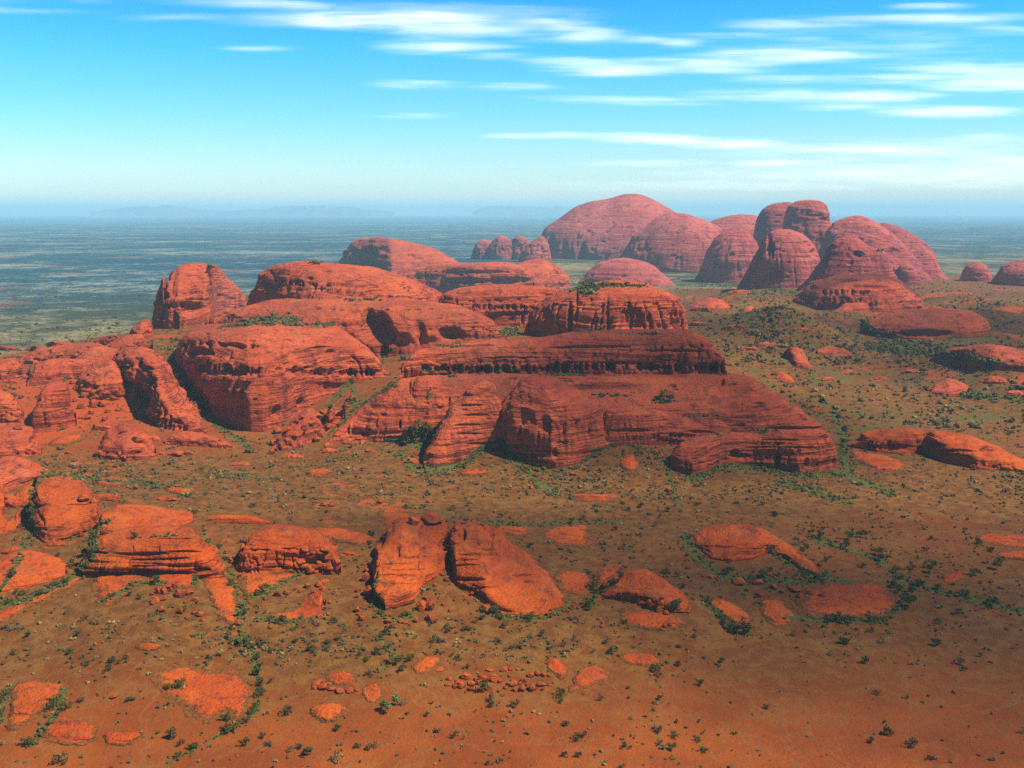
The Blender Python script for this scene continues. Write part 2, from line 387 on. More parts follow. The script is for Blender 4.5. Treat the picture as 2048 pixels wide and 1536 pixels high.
gb = NG('bark'); gb.l(gb.mix(gb.noise(gb.pos, 2.0, 4), (0.10, 0.07, 0.05), (0.20, 0.16, 0.12)), gb.b.inputs['Base Color']); M_BARK = gb.m

# ------------------------------------------------------------------ ground sheet
def build_ground():
    # azimuth columns: fine in view, coarse elsewhere
    xs = np.arange(-260, 2309, 3.0); az_in = np.arctan((xs - 1024) / (F * 0.985))
    lim0, lim1 = az_in[0], az_in[-1]
    az = np.concatenate([np.linspace(-math.pi, lim0, 60)[:-1], az_in, np.linspace(lim1, math.pi, 60)[1:]])
    ys = np.concatenate([np.arange(1900, 1000, -2.4), np.arange(1000, 560, -1.5), np.arange(560, 436, -1.0)])
    _, _, rz = ray(np.full_like(ys, 1024.0), ys)
    R = -CAM_Z / rz
    R = np.concatenate([np.geomspace(4, R[0], 30)[:-1], R, np.geomspace(R[-1], 104000, 60)[1:]])
    A, RR = np.meshgrid(az, R)
    X = RR * np.sin(A); Y = RR * np.cos(A); Z = th(X, Y)
    V = np.stack([X, Y, Z], -1).reshape(-1, 3)
    nr, nc = A.shape
    px, py = proj(V)
    infr = (V[:, 1] > 10)
    g = np.where(infr, green_at(px, py), 0)
    b = Z.ravel(); Rf = RR.ravel()
    grass = 0.55 + 0.65 * fbm(X / 420, Y / 420, 0.3, 21, 4).ravel()
    grass += 0.75 * np.exp(-((py - 965) / 55) ** 2) * infr - 0.55 * sst(1240, 1500, py) * infr + 0.45 * sst(2000, 2600, Rf) * infr
    grass += 0.35 * np.exp(-((px - 1750) / 330) ** 2 - ((py - 860) / 110) ** 2)
    grass -= 0.75 * np.exp(-((px - 150) / 330) ** 2 - ((py - 820) / 100) ** 2)
    red = 0.24 + 0.5 * fbm(X / 110, Y / 110, 0.7, 33, 4).ravel()
    red += 0.50 * np.exp(-((px - 120) / 260) ** 2 - ((py - 800) / 110) ** 2) + 0.22 * np.exp(-((px - 100) / 200) ** 2 - ((py - 1040) / 90) ** 2)
    red += 0.06 * np.exp(-((px - 900) / 500) ** 2 - ((py - 1330) / 50) ** 2)
    red -= 0.30 * sst(1700, 2100, px) * sst(1000, 1300, py)
    patch = fbm(X / 190, Y / 190, 0.9, 71, 4).ravel()
    g = np.maximum(g, np.where(Rf > 1900, 0.50, 0.30) * sst(0.02, 0.30, patch) * (0.55 + 1.2 * fbm(X / 60, Y / 60, 0.2, 72, 3).ravel()) * sst(1250, 1500, Rf))
    g = np.maximum(g, 0.30 * sst(0.12, 0.4, patch))
    Xg = X.ravel(); g = np.maximum(g, 0.54 * sst(1350, 1800, Rf) * (1 - sst(4500, 6000, Rf)) * sst(150, 500, Xg) * (0.8 + 0.5 * fbm(X / 90, Y / 90, 0.4, 79, 3).ravel()))
    redx = 0.30 * sst(2000, 2500, Rf) * sst(0.05, 0.35, fbm(X / 130, Y / 70, 0.9, 74, 3).ravel())
    red = red + redx
    far = sst(3300, 5200, Rf) * (1 - sst(10, 40, b)) 
    far = np.maximum(far, sst(2300, 2900, Rf) * (1 - sst(2, 22, b)) * (px < 700) * infr)
    far = np.maximum(far, sst(5800, 7500, Rf) * 1.0)
    Xf = X.ravel(); bl = np.where(Xf < 0, sst(3400, 6500, Rf), sst(7500, 14000, Rf))  # distance mask for the haze blue painted into the plain
    far = np.clip(far + 0.35 * sst(0.0, 0.4, fbm(X / 300, Y / 300, 0.1, 88, 4).ravel()) * sst(3000, 5000, Rf), 0, 1)
    cov = np.stack([g, np.clip(grass, 0, 1.6), np.clip(red, 0, 1), np.ones_like(g)], 1)
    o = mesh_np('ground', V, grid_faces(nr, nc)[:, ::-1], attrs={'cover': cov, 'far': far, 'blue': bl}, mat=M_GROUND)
    tag(o, 'rolling red sand and spinifex ground running out to a flat blue plain', kind='structure')
    return o
build_ground()

# ------------------------------------------------------------------ domes
def interp_poly(pts, x):
    p = np.array(pts, float); i = np.argsort(p[:, 0], kind='stable'); p = p[i]
    return np.interp(x, p[:, 0], p[:, 1])
def row_of_caves(x0, y0, x1, y1, n, rx, ry, dep, seed=0, jit=0.35, bow=0):
    r = np.random.default_rng(seed); out = []
    for i in range(n):
        t = (i + 0.5 + jit * r.uniform(-1, 1)) / n
        if r.random() < 0.12: continue
        s = r.uniform(0.55, 1.25)
        out.append((x0 + (x1 - x0) * t, y0 + (y1 - y0) * t - bow * 4 * t * (1 - t) + r.uniform(-1.5, 1.5), rx * s * r.uniform(.7, 1.2), ry * s, dep * s))
    return out
ORD = ['first','second','third','fourth','fifth','sixth','seventh','eighth','ninth','tenth','eleventh','twelfth','thirteenth','fourteenth','fifteenth','sixteenth','seventeenth','eighteenth','nineteenth']
DOMES = []; LAST = {}
def dome(name, top, base, label=None, cat='rock dome', group=None, parent=None, n=2.4, sf=0.8, sb=1.1, holes=(), mat=None, amp=1.0,
         seed=0, pits=0, step=2.0, gul=0.75, dip=0.0, ledge=1.0, dist=None, rnd=None, hk=1.0):
    mat = mat or (M_ROCKF if rnd is not None else M_ROCK)
    top = sorted(top); base = sorted(base)
    if rnd is not None:
        w0 = top[-1][0] - top[0][0]; a0, a1 = top[0][0] - 0.06 * w0, top[-1][0] + 0.06 * w0
        bl, br = base[0][1] + 1, base[-1][1] + 1
        top = [(a0, bl)] + [(top[0][0] + 0.02 * w0, (top[0][1] + top[1][1]) / 2)] + top[1:-1] + [(top[-1][0] - 0.02 * w0, (top[-1][1] + top[-2][1]) / 2)] + [(a1, br)]; base = [(a0, bl)] + base[1:-1] + [(a1, br)]; hk = hk * 0.5; amp *= 0.7; gul *= 0.5; n = min(n, 2.5); ledge *= 0.45
        top = sorted(top)
    xl = min(top[0][0], base[0][0]); xr = max(top[-1][0], base[-1][0])
    wpx = xr - xl
    nu = int(np.clip(wpx / step, 26, 620)) + 1
    t = np.linspace(0, 1, nu); ct = 0.5 - 0.5 * np.cos(math.pi * t)
    x = xl + wpx * (0.5 * t + 0.5 * ct)
    yt = interp_poly(top, x); yb = np.maximum(interp_poly(base, x), yt + 0.8)
    # gentle smoothing of the traced line
    ker = np.ones(5) / 5
    def sm(a):
        q = np.convolve(np.pad(a, 2, mode='edge'), ker, 'valid'); q[0] = a[0]; q[-1] = a[-1]; return q
    yt = sm(sm(yt)); yb = sm(yb)
    B = gp(x, yb)
    RB = np.hypot(B[:, 0], B[:, 1])
    if dist is not None:
        rx, ry, rz = ray(x, yb); dd = dist(x) if callable(dist) else dist
        RB = RB * 0 + dd; B = np.stack([rx * RB, ry * RB, CAM_Z + rz * RB], 1)
    free = dist is not None and parent is None and name == 'rock_dome'
    # a base line may not jump in depth: median-ish smoothing
    k2 = max(3, nu // 18) | 1
    RBs = np.convolve(np.pad(RB, k2 // 2, mode='edge'), np.ones(k2) / k2, 'valid')
    RB = np.clip(RB, RBs * 0.95, RBs * 1.05)
    rx, ry, rz = ray(x, yb); B = np.stack([rx * RB, ry * RB, CAM_Z + rz * RB], 1)
    if free: B[:, 2] = np.minimum(B[:, 2], th(B[:, 0], B[:, 1]) - 2)
    xm = (xl + xr) / 2; hw = wpx / 2
    wf = np.sqrt(np.clip(1 - ((x - xm) / hw) ** 2, 0, 1)); wf = np.maximum(wf, 0.04)
    hpx = (yb - yt).max()
    Hm = hpx * RB.mean() / F                       # rough height in metres
    if rnd is not None:
        im = nu // 2; W_ = wpx * RB[im] / F * rnd
        Rm = np.interp(xm, [x[0], xm, x[-1]], [RB[0], RB[im], RB[-1]]); RB = Rm + W_ / 2 * (1 - wf)
        rx, ry, rz = ray(x, yb); B = np.stack([rx * RB, ry * RB, RB * 0], 1); B[:, 2] = th(B[:, 0], B[:, 1]) - 1
    chord = RB[0] + (RB[-1] - RB[0]) * (x - xl) / wpx
    RC = np.maximum(RB, np.minimum(chord, RB + 1.2 * Hm)) + sf * np.minimum(Hm * wf, (yb - yt) * RB / F + 0.08 * Hm)
    if rnd is not None: RC = np.full(nu, Rm + W_ / 2) + 0.02 * W_
    cx, cy_, cz = ray(x, yt)
    Cc = np.stack([cx * RC, cy_ * RC, CAM_Z + cz * RC], 1)
    Cc[:, 2] = np.maximum(Cc[:, 2], B[:, 2] + 0.3)
    RK = RC + (sb * Hm if rnd is None else W_ / 2) * wf
    LAST['x'] = x; LAST['RC'] = RC
    K = np.stack([cx * RK, cy_ * RK, np.zeros(nu)], 1); K[:, 2] = np.minimum(th(K[:, 0], K[:, 1]), Cc[:, 2]) - 4
    nf = int(np.clip(hpx / (step * 0.8), 12, 190)); nb = 26
    ph = np.linspace(0, math.pi / 2, nf)
    s1 = 1 - np.cos(ph) ** (2 / n); z1 = np.sin(ph) ** (2 / n)
    rows = [np.stack([B[:, 0], B[:, 1], B[:, 2] - 7], 1)]
    for s_, z_ in zip(s1, z1):
        rows.append(np.stack([B[:, 0] + (Cc[:, 0] - B[:, 0]) * s_, B[:, 1] + (Cc[:, 1] - B[:, 1]) * s_, B[:, 2] + (Cc[:, 2] - B[:, 2]) * z_], 1))
    for f_ in np.linspace(0, math.pi / 2, nb)[1:]:
        s_ = np.sin(f_) ** (2 / 2.2); z_ = np.cos(f_) ** (2 / 2.2)
        rows.append(np.stack([Cc[:, 0] + (K[:, 0] - Cc[:, 0]) * s_, Cc[:, 1] + (K[:, 1] - Cc[:, 1]) * s_, K[:, 2] + (Cc[:, 2] - K[:, 2]) * z_], 1))
    G = np.array(rows); nr = len(rows)
    front = np.zeros((nr, nu)); front[:nf + 1] = 1
    fade = np.minimum(1, np.arange(nr) / 5.0)[:, None] * np.minimum(1, np.arange(nr)[::-1] / 4.0)[:, None]
    endf = np.minimum(1, np.minimum(np.arange(nu), np.arange(nu)[::-1]) / 5.0)[None, :]
    def normals(G):
        du = np.gradient(G, axis=1); dv = np.gradient(G, axis=0)
        Nn = np.cross(du, dv); l_ = np.linalg.norm(Nn, axis=2, keepdims=True); return Nn / np.maximum(l_, 1e-9)
    px0, py0 = proj(G)
    S = Hm * 0.8 + 8
    X, Y, Z = G[..., 0], G[..., 1], G[..., 2]
    Nn = normals(G)
    steep = np.clip(1 - np.abs(Nn[..., 2]), 0, 1)
    d = 0.048 * S * fbm(X / (S * 0.55), Y / (S * 0.55), Z / (S * 0.6), seed + 1, 3)
    # runnels down the flanks
    wx = X + 0.2 * S * noise3(X / S, Y / S, Z / S, seed + 5)
    gl = np.abs(fbm(wx / (S * 0.20), Y / (S * 0.20), Z / (S * 2.6), seed + 2, 3))
    d -= gul * 0.055 * S * (1 - sst(0.0, 0.16, gl)) * sst(0.1, 0.5, steep)
    # beds: hard and soft layers standing proud and cut back
    zz = Z + dip * X + 0.05 * S * noise3(X / (S * 0.8), Y / (S * 0.8), 0.3, seed + 3) * 2
    for lam, am in ((0.22, 0.030), (0.095, 0.021), (0.042, 0.012)):
        q = zz / (lam * S)
        lay = noise3(q, X / (S * 1.6), Y / (S * 1.6), seed + 7)
        lay = np.tanh(lay * 3.2)
        loc = 0.35 + 0.65 * sst(-0.25, 0.35, noise3(X / (S * .5), Y / (S * .5), q * 0.25, seed + 8))
        d += ledge * am * S * lay * loc * sst(0.06, 0.45, steep)
    d *= amp * fade * endf
    G = G + Nn * d[..., None]
    # caves, alcoves and clefts
    hs = list(holes)
    if pits:
        r = np.random.default_rng(seed + 77)
        for _ in range(int(pits)):
            hx = r.uniform(xl + wpx * .06, xr - wpx * .06); a_, b_ = np.interp(hx, x, yt), np.interp(hx, x, yb)
            hy = a_ + (b_ - a_) * r.uniform(0.10, 0.85); q = r.uniform(1.5, 3.2) * (1.6 if r.random() < .15 else 1)
            hs.append((hx, hy, q * r.uniform(1.2, 3.0), q * r.uniform(.6, .9), q * RB.mean() / F * 1.3))
    dd = np.zeros((nr, nu))
    for (hx, hy, hrx, hry, dep) in hs:
        dep = dep * hk
        m = (np.abs(px0 - hx) < hrx * 1.4) & (np.abs(py0 - hy) < hry * 1.4) & (front > 0)
        if not m.any(): continue
        e_ = np.sqrt(((px0[m] - hx) / hrx) ** 2 + ((py0[m] - hy) / hry) ** 2)
        dd[m] = np.maximum(dd[m], dep * (1 - sst(0.45, 1.15, e_)))
    # caves are cut straight into the wall, away from where the face looks (level, not down)
    Nh = Nn.copy(); Nh[..., 2] *= 0.25; Nh /= np.maximum(np.linalg.norm(Nh, axis=2, keepdims=True), 1e-6)
    G = G - Nh * (dd * endf)[..., None]
    # the tops keep to the height of their line
    veg = green_at(px0, py0) * np.where(front > 0, 1, 0.3)
    o0 = np.array([Cc[nu // 2, 0], Cc[nu // 2, 1], B[:, 2].min()])
    if parent is not None: o0 = np.array(parent.location) * 1.0
    ob = mesh_np(name, G.reshape(-1, 3), grid_faces(nr, nu), origin=o0, attrs={'veg': veg.ravel()}, mat=mat)
    if parent is not None:
        ob.parent = parent; ob.location = (0, 0, 0)
    else: tag(ob, label, cat, group)
    DOMES.append(ob)
    return ob

FAR = 'rock domes of the far massif'
dome('rock_dome', [(1072,520),(1080,480),(1090,457),(1104,446),(1125,430),(1150,413),(1180,405),(1215,400),(1240,391),(1262,388),(1287,391),(1310,403),(1340,418),(1370,440),(1400,470),(1425,500),(1440,532)],
     [(1072,522),(1090,524),(1130,528),(1170,532),(1200,528),(1250,522),(1340,530),(1440,540)],
     'highest far dome with broad peaked summit and shaded cliff at its foot', group=FAR, rnd=0.75, n=1.9, sf=1.1, sb=1.3, seed=1, pits=60, step=1.8,
     holes=[(1100,495,12,30,60),(1130,505,8,24,50),(1165,508,9,24,70),(1185,520,12,12,50),(1185,500,4,5,30)], gul=1.2)
dome('rock_dome', [(1365,525),(1392,472),(1422,443),(1450,433),(1480,428),(1510,430),(1540,440),(1575,480)], [(1365,535),(1575,535)],
     'low far dome seen between the peaked summit and the twin-topped dome', group=FAR, rnd=0.75, seed=2, pits=12, sf=1.0)
dome('rock_dome', [(1242,515),(1250,495),(1265,475),(1290,455),(1315,435),(1340,427),(1375,428),(1410,438),(1440,452),(1460,480),(1470,530)],
     [(1242,520),(1270,535),(1300,550),(1335,566),(1350,548),(1395,532),(1430,540),(1470,540)],
     'broad far dome in front of the peaked summit, shaded on its left flank', group=FAR, rnd=0.75, seed=3, n=2.2, pits=30, sf=0.9)
td = dome('rock_dome', [(1503,520),(1508,460),(1516,432),(1530,415),(1550,407),(1575,405),(1600,412),(1615,440),(1620,520)], [(1503,555),(1620,555)],
     'left half of the twin-topped far dome with smooth rounded crest', group=FAR, rnd=1.0, seed=4, n=2.6, pits=10, sf=0.6)
dome('rock_dome', [(1492,545),(1505,490),(1520,458),(1545,444),(1600,440),(1650,442),(1676,458),(1692,500),(1700,548)], [(1492,556),(1600,552),(1700,556)],
     'broad shoulder of rock under the twin-topped far dome', group=FAR, rnd=0.5, seed=16, n=2.6, pits=14)
dome('rock_dome', [(1560,520),(1565,450),(1575,415),(1590,404),(1620,400),(1645,403),(1658,413),(1666,430),(1668,448),(1664,470),(1680,545)], [(1560,560),(1680,560)],
     'right half of the twin-topped far dome with overhanging right brow', group=FAR, rnd=0.75, seed=5, n=3.0, pits=22, sf=0.55, ledge=1.5, holes=[(1655,437,18,4,50),(1630,430,20,2.5,40)])
dome('rock_dome', [(1735,470),(1750,450),(1765,444),(1800,453),(1840,475),(1865,500),(1878,530),(1888,550),(1893,560)], [(1735,560),(1810,556),(1893,561)],
     'rearmost right dome of the far massif ending the ridge on the plain', group=FAR, rnd=0.75, seed=6, n=2.2, pits=10, sf=0.9)
dome('rock_dome', [(1630,540),(1645,480),(1660,447),(1690,435),(1718,430),(1740,436),(1760,448),(1790,470),(1820,500),(1840,530),(1852,552)], [(1630,570),(1740,565),(1852,560)],
     'big far dome sloping down to the right, striped with diagonal beds', group=FAR, rnd=0.75, seed=7, n=2.0, pits=16, sf=1.0, dip=0.35, ledge=2.0, holes=[(1790,515,26,20,60)])
dome('rock_dome', [(1398,555),(1403,530),(1411,505),(1422,482),(1440,464),(1460,456),(1480,455),(1500,466),(1518,488),(1528,515),(1525,545)], [(1398,558),(1440,565),(1485,568),(1510,556),(1525,548)],
     'egg-shaped far dome left of the grooved dome, dark along its left edge', group=FAR, rnd=0.75, seed=8, n=2.5, pits=22, sf=0.7, step=1.6)
dome('rock_dome', [(1483,570),(1497,535),(1512,505),(1525,478),(1540,463),(1555,458),(1580,457),(1605,465),(1625,480),(1638,505),(1645,530),(1640,555)],
     [(1483,575),(1530,581),(1558,578),(1590,570),(1615,562),(1640,557)],
     'far dome with a dark upright groove and green gully in its face', group=FAR, rnd=0.75, seed=9, n=2.2, pits=26, sf=0.8, step=1.6, holes=[(1537,492,5,24,60),(1545,500,3,18,50),(1628,506,8,9,40)])
dome('rock_dome', [(1590,590),(1612,562),(1634,530),(1650,502),(1668,481),(1688,471),(1712,472),(1730,486),(1745,494),(1764,497),(1779,511),(1788,540),(1792,570)],
     [(1598,592),(1650,590),(1720,588),(1786,575)],
     'foremost far dome with a green hollow on its shoulder', group=FAR, rnd=0.4, seed=10, n=1.9, pits=14, sf=1.0, holes=[(1716,508,12,7,30)])
dome('rock_dome', [(1786,560),(1790,543),(1800,530),(1812,527),(1826,531),(1838,550),(1842,574)], [(1786,565),(1815,570),(1842,578)],
     'small knob of rock at the right foot of the far massif', group=FAR, rnd=0.75, seed=11, pits=8, step=1.5, sf=0.6)
dome('rock_dome', [(1921,558),(1923,543),(1932,530),(1950,524),(1966,526),(1978,535),(1984,550),(1984,560)], [(1921,560),(1950,563),(1984,562)],
     'little round dome standing alone on the plain, right of the far massif', rnd=0.9, n=3, seed=12, pits=5, step=1.5, sf=0.6)
dome('rock_dome', [(1989,565),(1990,547),(2000,533),(2020,524),(2045,520),(2080,522),(2110,535),(2130,570)], [(1989,566),(2040,573),(2130,578)],
     'smooth dome cut by the right edge, its left side in shade', rnd=0.8, n=2.6, seed=13, pits=10, sf=0.8)
dome('rock_dome', [(1166,562),(1175,543),(1195,526),(1220,518),(1250,516),(1285,521),(1310,532),(1325,548),(1342,568)], [(1166,565),(1220,570),(1280,575),(1342,572)],
     'low dark dome in front of the peaked summit', rnd=0.8, seed=14, pits=14, n=2.0)
dome('rock_dome', [(1375,560),(1395,485),(1430,458),(1490,447),(1560,450),(1640,446),(1700,455),(1780,490),(1840,530),(1870,560)], [(1375,552),(1600,548),(1870,556)],
     'dark saddle of rock joining the domes of the far massif behind the front ones', group=FAR, rnd=0.25, seed=15, n=2.6, pits=20)
# broken crags left of the summit
CR = 'broken crags left of the peaked summit'
for i, (tp, bs, lb) in enumerate([
    ([(943,515),(947,497),(955,483),(970,478),(985,486),(990,510)], [(943,518),(990,518)], 'leftmost crag of the broken ridge beside the peaked summit'),
    ([(975,510),(985,480),(1000,470),(1018,474),(1030,495),(1032,512)], [(975,518),(1032,520)], 'tallest rounded crag in the broken ridge beside the peaked summit'),
    ([(1015,505),(1022,480),(1035,470),(1050,473),(1062,490),(1070,510)], [(1015,518),(1070,520)], 'flat-topped crag in the broken ridge beside the peaked summit'),
    ([(1040,512),(1055,488),(1070,478),(1085,470),(1098,490),(1100,520)], [(1040,522),(1100,526)], 'crag leaning on the left cliff of the peaked summit'),
    ([(990,512),(996,497),(1010,492),(1020,500),(1022,512)], [(990,516),(1022,517)], 'small pale crag low in the front of the broken ridge')]):
    dome('rock_crag', tp, bs, lb, cat='crag', group=CR, rnd=0.9, n=3.0, seed=20 + i, sf=0.5, sb=0.8, step=1.4, amp=1.8, pits=5, gul=2.0)

# middle group
MID = 'rock domes of the middle group'
dome('rock_dome', [(678,522),(688,503),(700,486),(720,477),(750,474),(780,476),(820,484),(855,492),(885,503),(905,518),(940,540),(960,556)], [(678,545),(780,570),(960,568)],
     'whale-backed dome with a long tail, behind the middle group against the plain', group=MID, seed=30, n=2.0, pits=24, sf=0.9, ledge=1.6, dip=0.05)
dome('rock_dome', [(1020,545),(1035,527),(1055,521),(1082,518),(1108,528),(1128,542),(1140,556),(1142,572)], [(1020,590),(1100,590),(1142,575)],
     'rounded pink end dome beside the green valley', group=MID, seed=31, n=2.2, pits=12)
dome('rock_dome', [(815,560),(840,538),(870,529),(920,526),(980,524),(1020,526),(1045,532),(1065,550),(1090,575)], [(815,590),(950,595),(1090,592)],
     'dark-faced dome with horizontal shade bands, behind the cave-rowed dome', group=MID, seed=32, n=3.0, pits=24, sf=0.45, ledge=1.8, holes=[(930,562,60,7,28),(1010,562,40,9,28),(960,542,60,3,18),(1040,560,20,8,15)])
dome('rock_dome', [(872,600),(890,583),(920,575),(960,571),(1000,569),(1060,571),(1100,574),(1135,582),(1155,600),(1165,640)], [(872,640),(960,650),(1040,656),(1165,655)],
     'broad pitted dome with a row of small caves, left of the flat-topped butte', group=MID, seed=33, n=2.8, pits=46, sf=0.6, ledge=1.4,
     holes=row_of_caves(945,614,1100,618,26,3,6,13,3) + [(1045,636,3,14,16),(1062,640,4,14,16)])
dome('rock_dome', [(493,612),(505,582),(515,560),(525,545),(545,530),(580,522),(620,521),(680,528),(740,535),(790,545),(830,560),(870,580),(900,597),(915,615)],
     [(493,625),(600,650),(800,650),(915,625)],
     'long pink-red dome streaked with fine beds, behind the alcoved dome', group=MID, seed=34, n=2.4, pits=50, sf=0.7, ledge=1.5, dip=-0.03,
     holes=row_of_caves(620,572,905,600,44,3,6,13,4, bow=-8) + row_of_caves(560,562,740,575,24,3.5,5,12,5))
ld = dome('rock_dome', [(330,655),(333,600),(336,565),(345,545),(360,532),(390,526),(415,527),(435,534),(448,549),(462,565),(480,580),(495,598),(503,615)],
     [(330,657),(360,660),(400,648),(440,634),(503,620)],
     'tall domed tower with deep shaded hollow, at the left end of the middle group', group=MID, seed=35, n=2.6, pits=6, sf=0.6,
     holes=[(378,618,34,15,22),(350,632,9,18,16),(425,545,16,2.5,8),(375,552,20,2.5,6),(400,600,40,3,8)])
pr = dome('rock_pillar', [(304,645),(310,622),(316,600),(321,565),(326,551),(334,549),(341,556),(343,600),(340,650)], [(304,652),(320,657),(340,658)],
     'narrow pillar split from the left side of the tall domed tower', cat='rock pillar', seed=36, n=3.2, sf=0.5, sb=0.5, step=1.3, holes=[(330,600,8,2,6)])
dome('rock_dome', [(425,645),(450,628),(480,615),(530,602),(600,596),(700,594),(800,597),(860,604),(920,612),(960,627),(990,647),(1015,672)],
     [(425,665),(560,690),(700,706),(770,716),(830,705),(900,690),(1015,678)],
     'wide dome with a big dark alcove in its front wall', group=MID, seed=37, n=3.0, pits=34, sf=0.55, ledge=1.3,
     holes=[(752,655,32,34,50),(735,640,16,26,46),(775,670,20,18,40),(735,625,8,8,30),(900,668,28,14,18),(838,665,14,22,14),(985,640,3,2,8)] + row_of_caves(620,618,880,618,9,6,2.5,10,6) + [(765,700,11,16,30)])
dome('rock_shelf', [(432,660),(440,640),(465,622),(500,613),(560,611),(620,612),(655,618),(680,635),(700,662)], [(432,668),(560,676),(700,672)],
     'rounded shelf of rock below the wide alcoved dome, green along its foot', cat='rock shelf', seed=38, n=3.0, pits=12, sf=0.6, holes=[(515,628,12,8,8),(575,630,6,12,8),(615,640,20,6,9),(650,640,12,8,8)])
dome('rock_dome', [(352,712),(355,692),(362,675),(380,661),(420,651),(500,648),(580,648),(640,652),(680,664),(715,683),(745,705),(768,728),(778,748)],
     [(352,716),(370,748),(395,785),(425,826),(465,852),(500,864),(530,863),(560,850),(600,826),(640,800),(700,768),(778,752)],
     'huge sunlit dome with a row of caves round its waist, narrowing to its foot', group=MID, seed=39, n=3.4, pits=40, sf=0.42, step=1.7, ledge=1.15, gul=.7,
     holes=row_of_caves(378,733,772,746,46,4.5,9,15,7, bow=-4) + row_of_caves(362,690,520,690,10,9,6,9,8) + [(545,780,3,18,12),(553,822,9,12,14),(570,700,2,50,5),(604,808,9,14,12),(400,705,26,9,14),(470,690,22,6,10),(640,697,22,4,8),(660,705,10,5,8)] )
# left flank
LF = 'rock outcrops of the left hillside'
dome('rock_outcrop', [(222,745),(230,715),(250,700),(280,697),(310,708),(335,735),(355,770),(380,808),(400,838),(415,862)],
     [(222,748),(238,775),(262,800),(280,800),(298,838),(320,858),(370,865),(415,866)],
     'long wedge of rock sliding down the hillside left of the sunlit dome', 'outcrop', LF, seed=40, n=2.6, sf=0.5, amp=1.4, pits=22, gul=1.5, holes=[(283,805,13,24,20),(250,770,14,9,8),(300,760,20,5,7),(330,850,3,14,8),(380,830,3,22,7),(300,735,25,4,6)])
dome('rock_outcrop', [(63,862),(68,815),(80,780),(95,767),(120,764),(142,772),(152,795),(152,825),(147,850)], [(63,866),(100,864),(130,857),(147,852)],
     'blunt upright outcrop with a flat face, low on the left hillside', 'outcrop', LF, seed=41, n=3.0, sf=0.55, pits=6, mat=M_ROCK)
dome('rock_outcrop', [(55,765),(70,730),(100,718),(150,718),(205,726),(212,740)], [(55,772),(100,768),(150,752),(212,745)],
     'flat tilted outcrop above the blunt upright one', 'outcrop', LF, seed=42, n=2.0, sf=1.4, pits=6)
dome('rock_outcrop', [(-90,860),(-60,800),(-10,780),(20,788),(38,812),(50,850),(56,870)], [(-90,880),(0,875),(56,874)],
     'rounded outcrop cut by the left edge halfway up the photo', 'outcrop', LF, seed=43, sf=0.8, pits=14, amp=1.5)
for i, (tp, bs, lb) in enumerate([
    ([(176,692),(190,680),(210,672),(232,668),(245,680)], [(176,700),(245,694)], 'low red outcrop first on the skyline of the left hillside'),
    ([(190,705),(215,690),(250,672),(285,668),(305,680),(300,700)], [(190,720),(250,714),(300,706)], 'sloping red outcrop under the skyline of the left hillside'),
    ([(256,676),(265,655),(280,642),(298,638),(308,650),(308,668)], [(256,680),(280,682),(308,672)], 'humped outcrop between the hillside skyline and the rock pillar'),
    ([(-60,740),(0,722),(35,715),(60,730),(55,750)], [(-60,770),(0,765),(55,752)], 'pale red outcrop at the left edge near the top of the hillside'),
    ([(405,648),(440,622),(475,618),(500,632),(505,655)], [(405,658),(505,662)], 'smooth red shoulder right of the tall domed tower'),
    ([(330,880),(360,862),(400,866),(440,880),(470,895)], [(330,888),(400,895),(470,898)], 'thin slab outcrop below the long wedge of rock'),
    ([(540,900),(580,850),(620,815),(660,795),(690,800),(680,830),(650,860)], [(540,905),(600,895),(650,872),(690,850)], 'jointed outcrop in the saddle between the sunlit dome and the stepped dome'),
    ]):
    dome('rock_outcrop', tp, bs, lb, 'outcrop', LF, seed=45 + i, sf=0.9, amp=1.7, pits=8, n=2.2, gul=1.6)

def minis(items, group, where, seed, mat=None, sf=1.1):
    r = np.random.default_rng(seed); items = sorted(items)
    for i, (x, y, w_, h_) in enumerate(items):
        lean = r.uniform(-.25, .25)
        tp = [(x - w_, y), (x - w_ * .8, y - h_ * r.uniform(.35, .7)), (x + w_ * (lean - .25), y - h_ * r.uniform(.85, 1.05)), (x + w_ * (lean + .25), y - h_ * r.uniform(.8, 1)), (x + w_ * .75, y - h_ * r.uniform(.3, .65)), (x + w_, y + h_ * .1)]
        bs = [(x - w_, y + 1), (x - w_ * .4, y + h_ * r.uniform(.1, .35)), (x + w_ * .4, y + h_ * r.uniform(.1, .4)), (x + w_, y + h_ * .12)]
        dome('rock_outcrop', tp, bs, 'small outcrop ' + where + ', ' + ORD[i] + ' from the left', 'outcrop', group, seed=seed + i, sf=sf * r.uniform(.7, 1.5), n=r.uniform(1.8, 2.8), amp=1.9, gul=1.7, ledge=1.6, pits=2, step=1.5, mat=mat)
for i, (tp, bs, lb) in enumerate([
    ([(148,772),(165,745),(195,724),(225,722),(245,742),(256,775)], [(148,780),(200,800),(256,792)], 'round-backed outcrop just above the boulder pile on the left hillside'),
    ([(-70,890),(-20,852),(25,846),(58,862),(84,902)], [(-70,908),(0,918),(84,910)], 'low broad outcrop at the left edge below the blunt upright one'),
    ([(188,908),(212,868),(248,850),(284,860),(312,898)], [(188,914),(250,926),(312,912)], 'broad outcrop at the foot of the long wedge of rock'),
    ([(40,720),(80,698),(130,688),(190,686),(245,702)], [(40,728),(140,742),(245,732)], 'long low ridge of rock near the top of the left hillside'),
    ([(-70,980),(-20,930),(20,915),(60,925),(95,950)], [(-70,990),(0,985),(95,958)], 'sloping outcrop at the left edge above the green gully'),
    ]):
    dome('rock_outcrop', tp, bs, lb, 'outcrop', LF, seed=380 + i, sf=1.3, amp=1.6, pits=8, n=2.1, gul=1.5, ledge=1.5)
